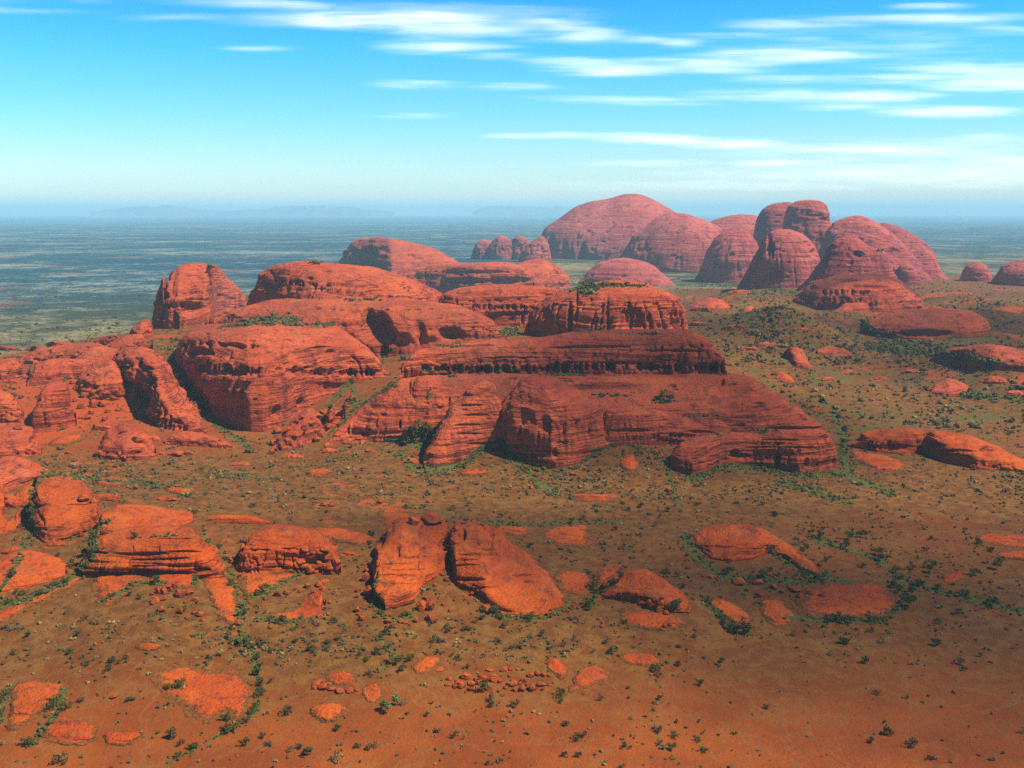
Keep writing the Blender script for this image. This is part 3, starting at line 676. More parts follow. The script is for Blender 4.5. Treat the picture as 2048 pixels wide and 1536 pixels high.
minis([(20,905,30,16),(60,890,22,12),(15,700,30,10),(75,700,26,9),(120,690,30,9),(160,698,24,10),(120,745,20,8),(180,742,18,9),(18,765,24,9),(215,770,18,14),(255,740,14,16),(215,860,14,10),(300,880,22,12),(150,930,16,7),(330,910,20,7)],
      'small outcrops of the left hillside', 'on the left hillside', 400)
minis([(440,890,24,9),(500,905,18,6),(480,930,22,6),(590,915,18,8),(660,905,20,9),(700,885,18,10),(740,905,16,7),(705,800,14,12),(668,850,20,12),(610,865,16,12),(820,925,20,9)],
      'small outcrops under the stepped dome', 'on the slopes left of the stepped dome', 430)
minis([(1400,650,28,7),(1470,655,22,6),(1500,700,20,7),(1540,690,26,8),(1600,660,22,6),(1560,800,18,6),(1650,760,24,7),(1700,745,18,6),(1490,770,16,6),(1760,760,20,7),(1820,745,24,8),(1990,765,30,12),(2030,790,20,10),(1640,820,14,5),(1720,910,18,8),(1770,940,24,8),(1900,650,30,6)],
      'small outcrops on the right hills', 'on the right hills', 460, sf=1.5)
minis([(20,1010,26,24),(150,1045,24,14),(215,1000,30,12),(110,1090,22,12),(30,1105,30,10),(420,1110,16,9),(330,1000,24,7),(700,1110,20,8),(650,1165,12,6),(1000,1175,10,4)],
      'small outcrops of the foreground', 'among the foreground outcrops', 490, mat=M_ROCKN)

# butte and stepped dome in the centre
bt = dome('rock_butte', [(1048,676),(1055,650),(1065,625),(1078,607),(1095,593),(1120,583),(1160,577),(1220,574),(1290,576),(1330,581),(1352,592),(1367,612),(1374,640),(1377,668)],
     [(1048,682),(1200,690),(1377,682)],
     'flat-topped butte with dark streaked cliffs rising behind the stepped dome', cat='butte', seed=50, dist=lambda x: 2240 - 110 * np.sqrt(np.clip(1 - ((x - 1212) / 166) ** 2, 0, 1)), n=4.2, sf=0.28, sb=0.9, pits=20, step=1.6, gul=1.1, hk=.6,
     holes=[(1140,640,5,40,26),(1153,610,3,40,16),(1215,625,3,44,10),(1265,640,26,30,16),(1350,635,8,26,16),(1100,655,30,3,8),(1180,600,5,8,8),(1325,618,12,3,8)] + row_of_caves(1270,655,1375,652,10,4,5,10,9))
dome('summit_cap', [(1150,580),(1175,567),(1215,561),(1250,560),(1285,564),(1310,573),(1325,581)], [(1150,584),(1240,584),(1325,584)], parent=bt, seed=51, n=2.0, sf=2.0, sb=1.0, dist=lambda x: 2270 + 0*x)
cn = bpy.data.objects.new('stepped_dome', None); C.objects.link(cn)
cn.location = (200, 1800, 10)
tag(cn, 'great stepped dome in the centre with a cave row under its upper tier', 'rock dome', MID)
dome('lower_slope', [(700,850),(740,810),(775,770),(800,756),(840,750),(900,748),(1000,747),(1150,747),(1300,748),(1420,748),(1465,750),(1500,757),(1550,786),(1600,818),(1640,846),(1660,875),(1665,900)],
     [(700,878),(760,884),(850,884),(950,860),(1050,852),(1200,858),(1350,872),(1450,890),(1600,912),(1665,905)], parent=cn, seed=53, amp=1.0, gul=.5, n=1.9, sf=0.9, sb=0.6, pits=44, step=1.8, ledge=1.3,
     holes=[(1200,772,80,6,12),(1120,760,30,4,9),(1345,770,8,4,8),(1445,765,4,8,8),(1465,770,10,3,6),(1520,808,14,2,6),(1590,855,60,4,12),(1480,850,14,3,7),(1640,855,14,4,8),(880,815,6,3,6),(820,775,3,16,8),(800,850,3,10,8)] + row_of_caves(1550,858,1650,858,11,5,3.5,9,12))
LX, LR = LAST['x'].copy(), LAST['RC'].copy()
dome('upper_tier', [(800,748),(808,728),(820,712),(840,701),(880,690),(950,683),(1020,680),(1080,677),(1160,665),(1250,659),(1340,659),(1385,662),(1412,674),(1432,695),(1446,718),(1454,742)],
     [(800,760),(900,757),(1100,757),(1300,757),(1454,754)], parent=cn, seed=52, n=2.3, sf=1.0, sb=1.4, pits=20, step=1.7, ledge=1.2, gul=1.0,
     dist=lambda x: np.interp(x, LX, LR) - 8,
     holes=row_of_caves(838,737,1130,738,22,6,8,18,10) + row_of_caves(1110,733,1450,736,30,5.5,10,22,11) + [(1130,737,8,12,30),(1020,716,60,3,8),(1250,726,60,4,9),(960,690,40,2.5,6),(1180,694,90,3,8),(1350,702,70,2.5,7),(1300,735,30,7,14),(1010,737,9,9,14)])
dome('front_buttress', [(1203,880),(1212,818),(1260,812),(1320,820),(1370,832),(1430,850),(1480,862),(1512,884)], [(1203,892),(1340,889),(1430,897),(1512,892)],
     parent=cn, hk=.7, seed=54, n=2.9, sf=0.4, sb=0.5, pits=10, step=1.6, gul=.8, amp=.9, holes=[(1260,862,50,3,8),(1400,864,34,4,9)] + row_of_caves(1300,872,1450,878,14,3,5,7,14))
dome('front_buttress', [(846,926),(856,896),(878,850),(908,806),(938,776),(966,760),(990,768),(1004,800),(1014,855)], [(846,930),(870,934),(900,930),(935,918),(970,900),(1014,890)],
     parent=cn, hk=.6, seed=58, n=2.2, sf=0.6, sb=0.5, pits=8, step=1.5, gul=.4, amp=.8, ledge=.8, holes=[(945,810,30,2.5,8),(950,830,30,2.5,8),(935,850,34,2.5,8),(930,790,24,2,6),(940,868,30,2.5,8),(955,888,24,2,7)])
dome('front_buttress', [(996,884),(999,850),(1006,815),(1018,785),(1040,764),(1062,752),(1090,751),(1125,766),(1155,783),(1190,800),(1212,822),(1220,856),(1222,886)],
     [(996,892),(1008,900),(1025,914),(1060,928),(1100,938),(1140,933),(1170,919),(1200,902),(1222,890)],
     parent=cn, hk=.7, seed=59, n=2.7, sf=0.5, sb=0.5, pits=16, step=1.5, gul=.6, amp=.9, ledge=.9,
     holes=[(1008,862,5,26,20),(1090,850,16,22,12),(1050,835,20,20,8),(1214,852,5,34,22),(1130,850,3,36,8),(1180,848,3,30,8),(1155,860,3,26,7),(1110,908,7,12,12),(1040,872,4,24,10),(1075,880,3,26,8),(1060,912,24,3,8)])
dome('right_buttress', [(1340,932),(1346,905),(1360,885),(1390,874),(1450,866),(1540,862),(1620,858),(1648,860),(1664,880),(1673,905),(1674,932)],
     [(1340,934),(1360,945),(1385,953),(1415,944),(1445,928),(1500,930),(1540,937),(1600,947),(1640,944),(1674,938)],
     parent=cn, seed=55, n=2.5, sf=0.6, sb=0.5, pits=16, step=1.6, gul=.7, amp=.9,
     holes=[(1555,920,6,16,18),(1480,912,22,5,13),(1470,905,10,6,10),(1520,895,40,2,6),(1615,925,5,10,8),(1600,895,40,2.5,6),(1560,880,40,2.5,6)])
dome('left_buttress', [(650,888),(670,862),(700,832),(735,800),(765,775),(790,758),(806,768),(812,790),(800,822)], [(650,893),(690,882),(730,866),(770,838),(812,815)],
     parent=cn, seed=56, n=2.2, sf=0.8, sb=0.5, pits=10, gul=.6, amp=.8)
dome('left_buttress', [(722,882),(745,850),(775,812),(805,775),(835,752),(870,752),(900,775),(905,810),(890,850),(870,875)], [(722,888),(760,872),(800,864),(830,880),(870,882),(905,860)],
     parent=cn, seed=57, n=2.1, sf=0.8, sb=0.5, pits=12, gul=.6, amp=.8, holes=[(805,850,10,12,14),(820,778,4,16,9)])
# right side
RT = 'low rock domes on the right hills'
dome('rock_dome', [(1578,614),(1590,596),(1610,575),(1635,560),(1670,551),(1720,548),(1770,550),(1800,560),(1828,580),(1850,604),(1858,614)],
     [(1578,616),(1650,619),(1720,616),(1800,612),(1858,616)], 'dark cave-rowed dome in front of the far massif', group=RT, dist=lambda x: 3900 - 260 * np.sqrt(np.clip(1 - ((x - 1718) / 141) ** 2, 0, 1)), seed=60, n=2.2, sf=0.8, pits=24,
     holes=row_of_caves(1640,586,1790,584,20,3,7,20,15) + [(1690,560,30,3,14),(1740,575,40,5,14)], gul=1.4)
dome('rock_dome', [(1672,620),(1690,606),(1720,600),(1760,604),(1790,616)], [(1672,624),(1730,622),(1790,620)], 'thin low swell of rock at the foot of the dark cave-rowed dome', group=RT, seed=61, n=1.8, sf=1.5)
dome('rock_dome', [(1720,645),(1740,632),(1780,621),(1840,617),(1900,617),(1945,621),(1968,636),(1980,655),(1984,680)],
     [(1720,650),(1760,668),(1830,678),(1900,668),(1950,676),(1984,686)], 'shadowed smooth dome on a hill below the far massif at right', group=RT, dist=lambda x: 3000 - 160 * np.sqrt(np.clip(1 - ((x - 1852) / 133) ** 2, 0, 1)), seed=62, n=2.2, sf=1.0, pits=10,
     holes=[(1850,668,60,8,14)])
dome('rock_dome', [(1860,718),(1890,702),(1940,692),(1985,688),(2030,697),(2070,708),(2110,730)], [(1860,722),(1950,738),(2000,742),(2110,745)],
     'low broken dome at the right edge with a dark notch', group=RT, seed=63, n=2.4, sf=0.8, pits=12, holes=[(1975,730,8,14,18),(2010,735,30,5,10)], amp=1.4)
dome('rock_dome', [(1706,885),(1725,866),(1780,859),(1850,861),(1900,866),(1950,878),(2000,900),(2048,924),(2090,942)],
     [(1706,895),(1750,904),(1800,908),(1850,905),(1890,925),(1950,938),(2020,942),(2090,948)],
     'long low outcrop with undercut ledges, right of the stepped dome', cat='outcrop', group=RT, seed=64, n=2.6, sf=0.8, pits=10, mat=M_ROCKN, amp=1.4, ledge=1.6,
     holes=[(1865,890,14,9,12),(1975,898,16,5,9),(1900,902,60,3,6),(1750,893,20,4,6)])
for i, (tp, bs, lb) in enumerate([
    ([(1372,620),(1390,602),(1415,594),(1440,599),(1462,614)], [(1372,622),(1420,624),(1462,620)], 'small pink swell of rock right of the butte'),
    ([(1572,700),(1582,692),(1600,697),(1615,715),(1622,738)], [(1572,715),(1590,735),(1622,743)], 'tilted tongue of bare rock on the right hills'),
    ([(1635,700),(1655,690),(1690,697),(1705,708)], [(1635,708),(1670,714),(1705,712)], 'small wedge of rock beside the tilted tongue'),
    ([(1860,785),(1870,768),(1900,758),(1930,768),(1945,782)], [(1860,788),(1900,794),(1945,787)], 'round flat swell of rock low on the right hills'),
    ]):
    dome('rock_outcrop', tp, bs, lb, 'outcrop', RT, seed=66 + i, sf=1.6, n=2.0, step=1.6)

# foreground outcrops
FG = 'layered rock outcrops in the foreground'
KW = dict(cat='outcrop', group=FG, mat=M_ROCKN, step=1.4, hk=0.4)
dome('rock_outcrop', [(188,1078),(192,1050),(205,1028),(235,1014),(270,1016),(320,1024),(385,1028),(392,1040)], [(188,1084),(230,1088),(280,1080),(330,1062),(392,1044)],
     'tilted outcrop with a dark undercut corner, behind the thick-layered one', seed=70, n=2.0, sf=1.3, ledge=2.2, dip=-.05, holes=[(218,1076,28,4,8),(240,1035,20,2,4)], pits=4, **KW)
dome('rock_outcrop', [(158,1147),(170,1122),(185,1100),(205,1080),(240,1067),(300,1060),(350,1059),(385,1062),(402,1076),(420,1098),(440,1128),(450,1150)],
     [(158,1152),(200,1154),(260,1153),(330,1154),(395,1156),(430,1158),(450,1156)],
     'large outcrop of thick stacked layers over a long dark undercut, at left', seed=71, n=2.2, sf=0.85, ledge=2.6, gul=.5, pits=4,
     holes=[(240,1147,78,5,16),(335,1147,66,5,16),(405,1140,20,5,14),(290,1107,60,3.2,12),(285,1119,34,3.5,14),(345,1118,36,2.8,11),(370,1104,40,2.4,9),(230,1130,44,2.4,8),(198,1106,20,3.4,9),(330,1133,70,2.4,8),(265,1098,2,10,5),(318,1098,2,9,5),(350,1078,40,2,5)], **KW)
dome('rock_outcrop', [(476,1130),(480,1108),(492,1086),(510,1068),(540,1057),(575,1056),(610,1064),(640,1070),(660,1085),(674,1105),(682,1130),(680,1145)],
     [(474,1140),(490,1150),(520,1150),(560,1148),(610,1148),(682,1150)],
     'rounded outcrop with jagged jointed ledges, between the thick-layered one and the split one', seed=72, n=2.0, sf=0.85, ledge=2.0, gul=1.2, amp=1.2, pits=6,
     holes=[(520,1102,24,4,9),(560,1135,30,3,7),(605,1140,10,3,6),(600,1110,3,14,6),(580,1100,24,2.5,6),(640,1120,26,2.5,6),(620,1130,3,12,6)], **KW)
dome('rock_outcrop', [(518,1212),(535,1200),(570,1194),(610,1190),(645,1183),(652,1192),(650,1215)], [(518,1218),(540,1238),(570,1243),(610,1236),(640,1226),(652,1212)],
     'low sloping outcrop just below the jagged jointed one', seed=73, n=1.8, sf=1.3, ledge=1.6, **KW)
dome('rock_outcrop', [(743,1182),(748,1140),(757,1112),(772,1090),(788,1070),(805,1056),(830,1052),(870,1050),(896,1054),(898,1085)],
     [(743,1190),(750,1218),(768,1230),(800,1226),(838,1214),(856,1180),(872,1140),(886,1105),(898,1088)],
     'left half of the tall split outcrop, capped by two boulders', seed=74, n=2.0, sf=0.85, ledge=3.2, gul=.9, pits=5,
     holes=[(790,1100,26,16,12),(772,1108,14,12,10),(830,1115,60,2.5,6),(800,1150,50,2.5,6),(820,1140,40,2,6),(800,1168,40,2,5),(790,1128,40,2,5)], **KW)
dome('rock_outcrop', [(899,1090),(901,1062),(910,1052),(935,1050),(962,1056),(985,1072),(1010,1098),(1040,1128),(1080,1158),(1108,1178),(1124,1198),(1127,1212)],
     [(899,1100),(903,1140),(905,1170),(925,1184),(948,1200),(972,1217),(1010,1228),(1055,1234),(1095,1228),(1120,1217),(1127,1214)],
     'right half of the tall split outcrop, sloping down to the right', seed=75, n=2.0, sf=0.7, ledge=3.2, gul=.8, pits=6,
     holes=[(955,1110,45,3.5,9),(940,1158,40,4.5,10),(930,1130,34,2.5,6),(985,1100,24,2.5,6),(1050,1150,28,3,7),(1060,1162,12,4,7),(945,1085,20,9,9),(925,1070,8,14,10),(930,1120,30,2,5),(965,1175,40,2,5)], **KW)
dome('rock_outcrop', [(1378,1082),(1392,1067),(1420,1057),(1460,1053),(1500,1056),(1535,1070),(1565,1090),(1595,1112),(1620,1130),(1638,1146)],
     [(1378,1088),(1400,1100),(1425,1118),(1460,1124),(1500,1120),(1540,1106),(1570,1116),(1605,1140),(1638,1150)],
     'smooth rounded outcrop with fine dark layers, right of centre in the foreground', seed=76, n=2.0, sf=1.1, ledge=1.5, pits=4, holes=[(1450,1093,50,2,5),(1540,1092,14,3,6),(1500,1098,30,2,4)], **KW)
dome('rock_outcrop', [(1196,1192),(1210,1172),(1232,1156),(1262,1146),(1295,1148),(1320,1162),(1345,1185),(1370,1208),(1382,1222)],
     [(1196,1196),(1240,1204),(1280,1212),(1330,1224),(1382,1226)],
     'small mound outcrop ringed by bushes and tumbled boulders', seed=77, n=2.0, sf=1.0, amp=1.6, ledge=1.6, pits=6, holes=[(1250,1195,40,4,7)], **KW)
dome('rock_outcrop', [(58,1050),(64,1005),(75,975),(100,960),(135,960),(170,972),(192,992),(196,1020),(192,1050)], [(58,1062),(90,1086),(130,1078),(170,1062),(192,1052)],
     'broad outcrop with an undercut upper lip, at the far left of the foreground', seed=78, n=1.9, sf=1.3, ledge=1.8, holes=[(85,1010,28,5,8),(75,1058,24,4,6),(150,1010,30,3,6)], pits=6, **KW)
dome('rock_outcrop', [(-80,1060),(-40,990),(0,960),(40,948),(75,950),(60,990),(40,1030),(20,1060)], [(-80,1075),(0,1070),(30,1060),(75,975)],
     'pale tilted outcrop running off the left edge', seed=79, n=1.8, sf=1.4, ledge=1.8, pits=5, **KW)
dome('rock_outcrop', [(-60,1165),(-10,1130),(30,1115),(70,1113),(110,1122),(135,1140)], [(-60,1190),(0,1188),(60,1178),(135,1150)],
     'low bare swell at the left edge beside a green gully', seed=80, n=1.8, sf=1.4, ledge=1.4, **KW)
dome('rock_outcrop', [(415,1036),(440,1030),(500,1031),(550,1040),(548,1046)], [(415,1042),(480,1047),(548,1049)],
     'thin ledge of rock on the slope above the jagged jointed outcrop', seed=81, n=2.6, sf=0.9, **KW)

# ------------------------------------------------------------------ slabs: bare rock lying almost flush with the ground
def in_poly(x, y, P):
    c = np.zeros(x.shape, bool); n = len(P); j = n - 1
    for i in range(n):
        xi, yi = P[i]; xj, yj = P[j]
        m = ((yi > y) != (yj > y)) & (x < (xj - xi) * (y - yi) / ((yj - yi) or 1e-9) + xi); c ^= m; j = i
    return c
def slab(pts, label, group='bare rock slabs in the sand', h=3.0, seed=0):
    W = gp([p[0] for p in pts], [p[1] for p in pts])[:, :2]
    # Chaikin rounding of the outline
    for _ in range(1):
        Q = np.roll(W, -1, 0); W = np.stack([0.75 * W + 0.25 * Q, 0.25 * W + 0.75 * Q], 1).reshape(-1, 2)
    lo = W.min(0) - 6; hi = W.max(0) + 6; ext = hi - lo
    st = max(ext.max() / 170, 0.5)
    xs = np.arange(lo[0], hi[0], st); ys = np.arange(lo[1], hi[1], st)
    X, Y = np.meshgrid(xs, ys)
    d = np.full(X.shape, 1e9); n = len(W)
    for i in range(n):
        a = W[i]; b = W[(i + 1) % n]; q = b - a; L2 = (q ** 2).sum() + 1e-9
        t = np.clip(((X - a[0]) * q[0] + (Y - a[1]) * q[1]) / L2, 0, 1)
        d = np.minimum(d, np.hypot(X - a[0] - t * q[0], Y - a[1] - t * q[1]))
    d = np.where(in_poly(X, Y, W), d, -d)
    d = d + ext.min() * 0.11 * fbm(X / (ext.max() * 0.13), Y / (ext.max() * 0.10), 0.4, seed + 5, 5, .6)
    dm = d.max()
    prof = np.clip(d / (dm * 0.9), 0, 1) ** 0.5 * h * 1.15
    zz = th(X, Y); S = 9.0
    hh = prof + 0.5 * fbm(X / 12, Y / 12, 0.1, seed, 4) * sst(0, 3, d) + 0.9 * np.tanh(4 * noise3(X / 90, Y / 9 + 0.4 * X / 30, 0.0, seed + 1)) * sst(0, 4, d)
    Z = zz + np.where(d > 0, 0.05 + hh, np.maximum(d, -3) * 1.2)
    keep = (d > -2.5 * st)
    nr, nc = X.shape; idx = np.arange(nr * nc).reshape(nr, nc)
    fk = keep[:-1, :-1] & keep[1:, :-1] & keep[:-1, 1:] & keep[1:, 1:]
    q = np.stack([idx[:-1, :-1], idx[:-1, 1:], idx[1:, 1:], idx[1:, :-1]], -1)[fk]
    used = np.unique(q); rem = np.zeros(nr * nc, int) - 1; rem[used] = np.arange(len(used)); q = rem[q]
    V = np.stack([X, Y, Z], -1).reshape(-1, 3)[used]
    px, py = proj(V)
    o = mesh_np('rock_slab', V, q, origin=(W[:, 0].mean(), W[:, 1].mean(), zz.mean()), attrs={'veg': green_at(px, py), 'soil': np.clip(1 - d / (dm * 0.42), 0, 1).ravel()[used] * 0.95 + 0.08}, mat=M_ROCKN)
    tag(o, label, 'rock slab', group, 'thing'); DOMES.append(o)
SL = [
 ([(312,1345),(350,1330),(385,1326),(420,1345),(470,1333),(500,1350),(512,1385),(515,1415),(490,1440),(465,1448),(440,1432),(415,1450),(385,1440),(350,1410),(315,1380)], 'large pale-orange slab shaped like a hide, foreground left'),
 ([(184,1152),(240,1150),(302,1152),(285,1170),(262,1180),(235,1202),(206,1215),(188,1192)], 'steep slab sloping down from the undercut of the thick-layered outcrop'),
 ([(404,1140),(440,1126),(456,1150),(470,1180),(480,1212),(479,1246),(456,1254),(432,1228),(412,1184)], 'long curved slab running down from the right end of the thick-layered outcrop'),
 ([(300,1152),(400,1150),(396,1180),(365,1178),(335,1172),(292,1170)], 'middle slab below the undercut of the thick-layered outcrop'),
 ([(476,1146),(540,1146),(612,1146),(560,1172),(520,1190),(496,1198),(482,1178)], 'triangular slab below the jagged jointed outcrop'),
 ([(25,1362),(80,1360),(132,1366),(128,1390),(95,1420),(50,1450),(8,1468),(15,1420)], 'slab at the lower left corner beside a dark line of scrub'),
 ([(85,1450),(110,1432),(160,1440),(200,1455),(190,1490),(130,1492),(80,1480)], 'reddish slab second from the lower left corner'),
 ([(200,1470),(245,1462),(300,1470),(255,1495),(215,1490)], 'small dusty pink slab near the bottom left'),
 ([(270,1290),(300,1286),(330,1292),(300,1304),(272,1300)], 'thin slab above the hide-shaped slab'),
 ([(1592,1215),(1600,1185),(1650,1165),(1700,1160),(1760,1165),(1790,1185),(1800,1210),(1790,1228),(1730,1238),(1660,1240),(1610,1236)], 'widest slab, rounded at its right end, at lower right'),
 ([(1412,1200),(1440,1195),(1480,1215),(1506,1235),(1500,1250),(1462,1246),(1430,1225)], 'leaf-shaped slab left of the widest one'),
 ([(1515,1200),(1560,1198),(1600,1235),(1580,1255),(1545,1255),(1520,1225)], 'squarish slab between the leaf-shaped one and the widest one'),
 ([(1238,1220),(1290,1222),(1340,1225),(1378,1245),(1370,1260),(1310,1262),(1240,1250)], 'slab in front of the bouldery mound'),
 ([(1105,1155),(1120,1140),(1160,1140),(1190,1160),(1185,1185),(1160,1195),(1125,1185)], 'dull red slab touching the right foot of the split outcrop'),
 ([(1190,1150),(1230,1130),(1250,1135),(1225,1160),(1195,1172)], 'narrow slab left of the bouldery mound'),
 ([(988,1052),(1030,1050),(1068,1050),(1060,1066),(1040,1074),(1010,1066)], 'flat bright slab behind the split outcrop'),
 ([(1078,1072),(1090,1055),(1130,1050),(1190,1052),(1180,1075),(1195,1092),(1150,1098),(1100,1088)], 'slab with a dark crack behind the split outcrop, right of the flat bright one'),
 ([(1940,1075),(1990,1068),(2060,1070),(2130,1075),(2130,1100),(2040,1098),(1980,1090)], 'smooth dark-red slab at the right edge'),
 ([(1980,1108),(2040,1100),(2120,1108),(2110,1122),(2030,1122)], 'slimmer slab just below the dark-red one at the right edge'),
 ([(1236,1308),(1280,1303),(1320,1312),(1328,1326),(1300,1336),(1250,1328)], 'small bright slab at the end of a row of slabs, lower middle'),
 ([(1155,1340),(1190,1325),(1220,1345),(1222,1365),(1170,1380),(1130,1388),(1145,1360)], 'faint slab left of the small bright one'),
 ([(1085,1320),(1120,1318),(1140,1345),(1130,1360),(1105,1350)], 'faint slab just right of the long boulder row'),
 ([(722,1372),(765,1370),(768,1395),(745,1412),(728,1395)], 'wedge slab right of the short boulder ledge'),
 ([(625,1410),(680,1402),(700,1425),(660,1450),(620,1435)], 'dusty slab below the short boulder ledge'),
 ([(650,1345),(700,1342),(722,1360),(700,1372),(655,1368)], 'slab capping the short boulder ledge'),
 ([(605,945),(640,937),(668,940),(660,953),(620,956)], 'lone dark-red slab on the slope below the stepped dome'),
 ([(1130,992),(1180,988),(1245,990),(1235,1002),(1160,1003)], 'thin red slab on the flat in front of the stepped dome'),
 ([(1240,915),(1270,908),(1282,935),(1262,948),(1240,935)], 'slab on the slope under the front buttress'),
 ([(1456,580),(1480,577),(1502,583),(1495,590),(1465,589)], 'pale pink slab on the green flat below the far massif'),
 ([(1475,618),(1520,610),(1542,616),(1520,624)], 'red slab left of the dark cave-rowed dome'),
 ([(1975,618),(2010,612),(2060,616),(2050,626),(1990,626)], 'pale slab on the plain at the right edge'),
 ([(560,1060),(690,1058),(760,1075),(745,1095),(690,1090)], 'sloping slab between the jagged outcrop and the split outcrop'),
 ([(755,1020),(800,1022),(832,1035),(815,1058),(770,1060)], 'slab on the ridge behind the split outcrop'),
 ([(0,1225),(60,1190),(130,1150),(165,1142),(160,1165),(90,1200),(20,1240),(-40,1260)], 'long thin slab bordering the green gully at left'),
 ([(180,960),(230,955),(285,962),(240,972),(200,972)], 'orange slab on the ridge at left'),
 ([(320,975),(370,970),(395,985),(350,992)], 'orange slab right of the other ridge slab'),
 ([(920,945),(970,938),(975,950),(930,955)], 'tiny red slab below the left buttress'),
 ([(1880,1150),(1925,1142),(1930,1160),(1890,1168)], 'low red slab among bushes at right'),
 ([(70,945),(110,938),(70,965),(20,985),(0,1000),(-20,970)], 'orange slab running along the ridge top at the left edge'),
 ([(820,1330),(860,1310),(890,1318),(860,1345),(835,1352)], 'dull slab left of the long boulder row'),
 ([(90,890),(120,872),(165,868),(170,882),(120,895)], 'flat slab under the blunt upright outcrop'),
 ([(1690,910),(1740,905),(1800,920),(1830,940),(1760,945)], 'dull slab below the long undercut outcrop'),
 ([(1560,740),(1600,765),(1570,770),(1545,750)], 'small slab on the right hills below the tilted tongue'),
]
for i, (p, lb) in enumerate(SL):
    R_ = 1.0 if p[0][1] > 1000 else 1.6
    slab(p, lb, h=2.6 * R_, seed=300 + 3 * i)

# ------------------------------------------------------------------ distant ranges
def ranges(top, R0, label, depth, seed):
    xs = np.arange(top[0][0], top[-1][0] + .1, 3.0); yt = np.interp(xs, *np.array(top, float).T) + 0.5 * fbm(xs / 20, 0.3, seed * .77, seed, 3) * sst(0, 30, np.minimum(xs - xs[0], xs[-1] - xs))
    rows = []
    for f_ in np.linspace(-1, 1, 15):
        R = R0 + f_ * depth
        rx, ry, rz = ray(xs, yt); top_z = np.maximum(CAM_Z + rz * R0, 5)
        k = (1 - f_ * f_) ** 0.8
        z = -5 + (top_z + 5) * k * (1 + (0.15 * noise3(xs / 9, f_ * 4, 0, seed) if abs(f_) > .01 else 0))
        rows.append(np.stack([rx * R, ry * R, z], 1))
    G = np.array(rows)
    o = mesh_np('mountain_range', G.reshape(-1, 3), grid_faces(len(rows), len(xs)), attrs={'veg': np.zeros(G.size // 3)}, mat=M_FAR, origin=G[len(rows) // 2, len(xs) // 2])
    tag(o, label, 'mountain range', kind='structure')
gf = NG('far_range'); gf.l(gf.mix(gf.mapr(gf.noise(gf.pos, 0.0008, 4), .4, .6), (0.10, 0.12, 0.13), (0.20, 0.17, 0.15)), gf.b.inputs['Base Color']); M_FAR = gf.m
ranges([(180,423),(225,419),(250,415),(280,413),(298,411),(310,416),(325,412),(345,412),(362,415),(385,417),(410,421),(430,420),(470,423)], 74000, 'double-humped blue range at left on the horizon', 1800, 5)
ranges([(450,423),(500,418),(540,417),(560,413),(585,411),(620,413),(660,412),(700,415),(740,420),(790,423)], 74000, 'long flat-topped blue range in the middle of the horizon', 2500, 6)
ranges([(945,423),(972,414),(985,411),(1010,413),(1050,415),(1085,415),(1105,415),(1117,411),(1130,416),(1160,423)], 74000, 'small blue range beside the peaked summit on the horizon', 2000, 7)

# ------------------------------------------------------------------ clouds
def build_clouds(name, blobs, H, thick, label, alpha, az, Rr, seed):
    A, RR = np.meshgrid(az, Rr)
    X = RR * np.sin(A); Y = RR * np.cos(A)
    P = np.stack([X, Y, np.full_like(X, H)], -1)
    px, py = proj(P)
    d = np.zeros_like(X)
    k = H / 9000.0
    wob = fbm(X / (9000 * k), Y / (9000 * k), 0.2, seed, 5, .55)
    wob2 = fbm(X / (5200 * k), Y / (1500 * k), 0.6, seed + 9, 5, .6)
    for (x, y, rx, ry, am, sl_) in blobs:
        e_ = np.sqrt(((px - x) / rx) ** 2 + ((py - y - sl_ * (px - x)) / ry) ** 2)
        d = np.maximum(d, am * (1 - sst(0.0, 1.25, e_)) )
    d = np.clip(d * (0.95 + 0.8 * wob + 0.7 * wob2) + 0.35 * (wob + wob2) * sst(0, .2, d) - 0.03, 0, 1)
    for _ in range(3):
        d = (np.roll(d, 1, 0) + d + np.roll(d, -1, 0)) / 3; d = (np.roll(d, 1, 1) + np.roll(d, -1, 1) + np.roll(d, 2, 1) + np.roll(d, -2, 1) + d) / 5
    return X, Y, d
def cloud_mesh(name, X, Y, d, H, thick, label, mat):
    nr, nc = X.shape; keep = d > 0.004
    fk = keep[:-1, :-1] | keep[1:, :-1] | keep[:-1, 1:] | keep[1:, 1:]
    idx = np.arange(nr * nc).reshape(nr, nc)
    q = np.stack([idx[:-1, :-1], idx[:-1, 1:], idx[1:, 1:], idx[1:, :-1]], -1)[fk]
    used = np.unique(q); rem = np.zeros(nr * nc, int) - 1; rem[used] = np.arange(len(used)); q = rem[q]
    dz = d.ravel()[used]; x = X.ravel()[used]; y = Y.ravel()[used]
    n = len(used)
    V = np.concatenate([np.stack([x, y, H - thick * 0.3 * dz], 1), np.stack([x, y, H + thick * 0.7 * dz + 1], 1)])
    Fq = np.concatenate([q, q[:, ::-1] + n])
    o = mesh_np(name, V, Fq, attrs={'dens': np.concatenate([dz, dz])}, mat=mat)
    tag(o, label, kind='stuff')
    return o
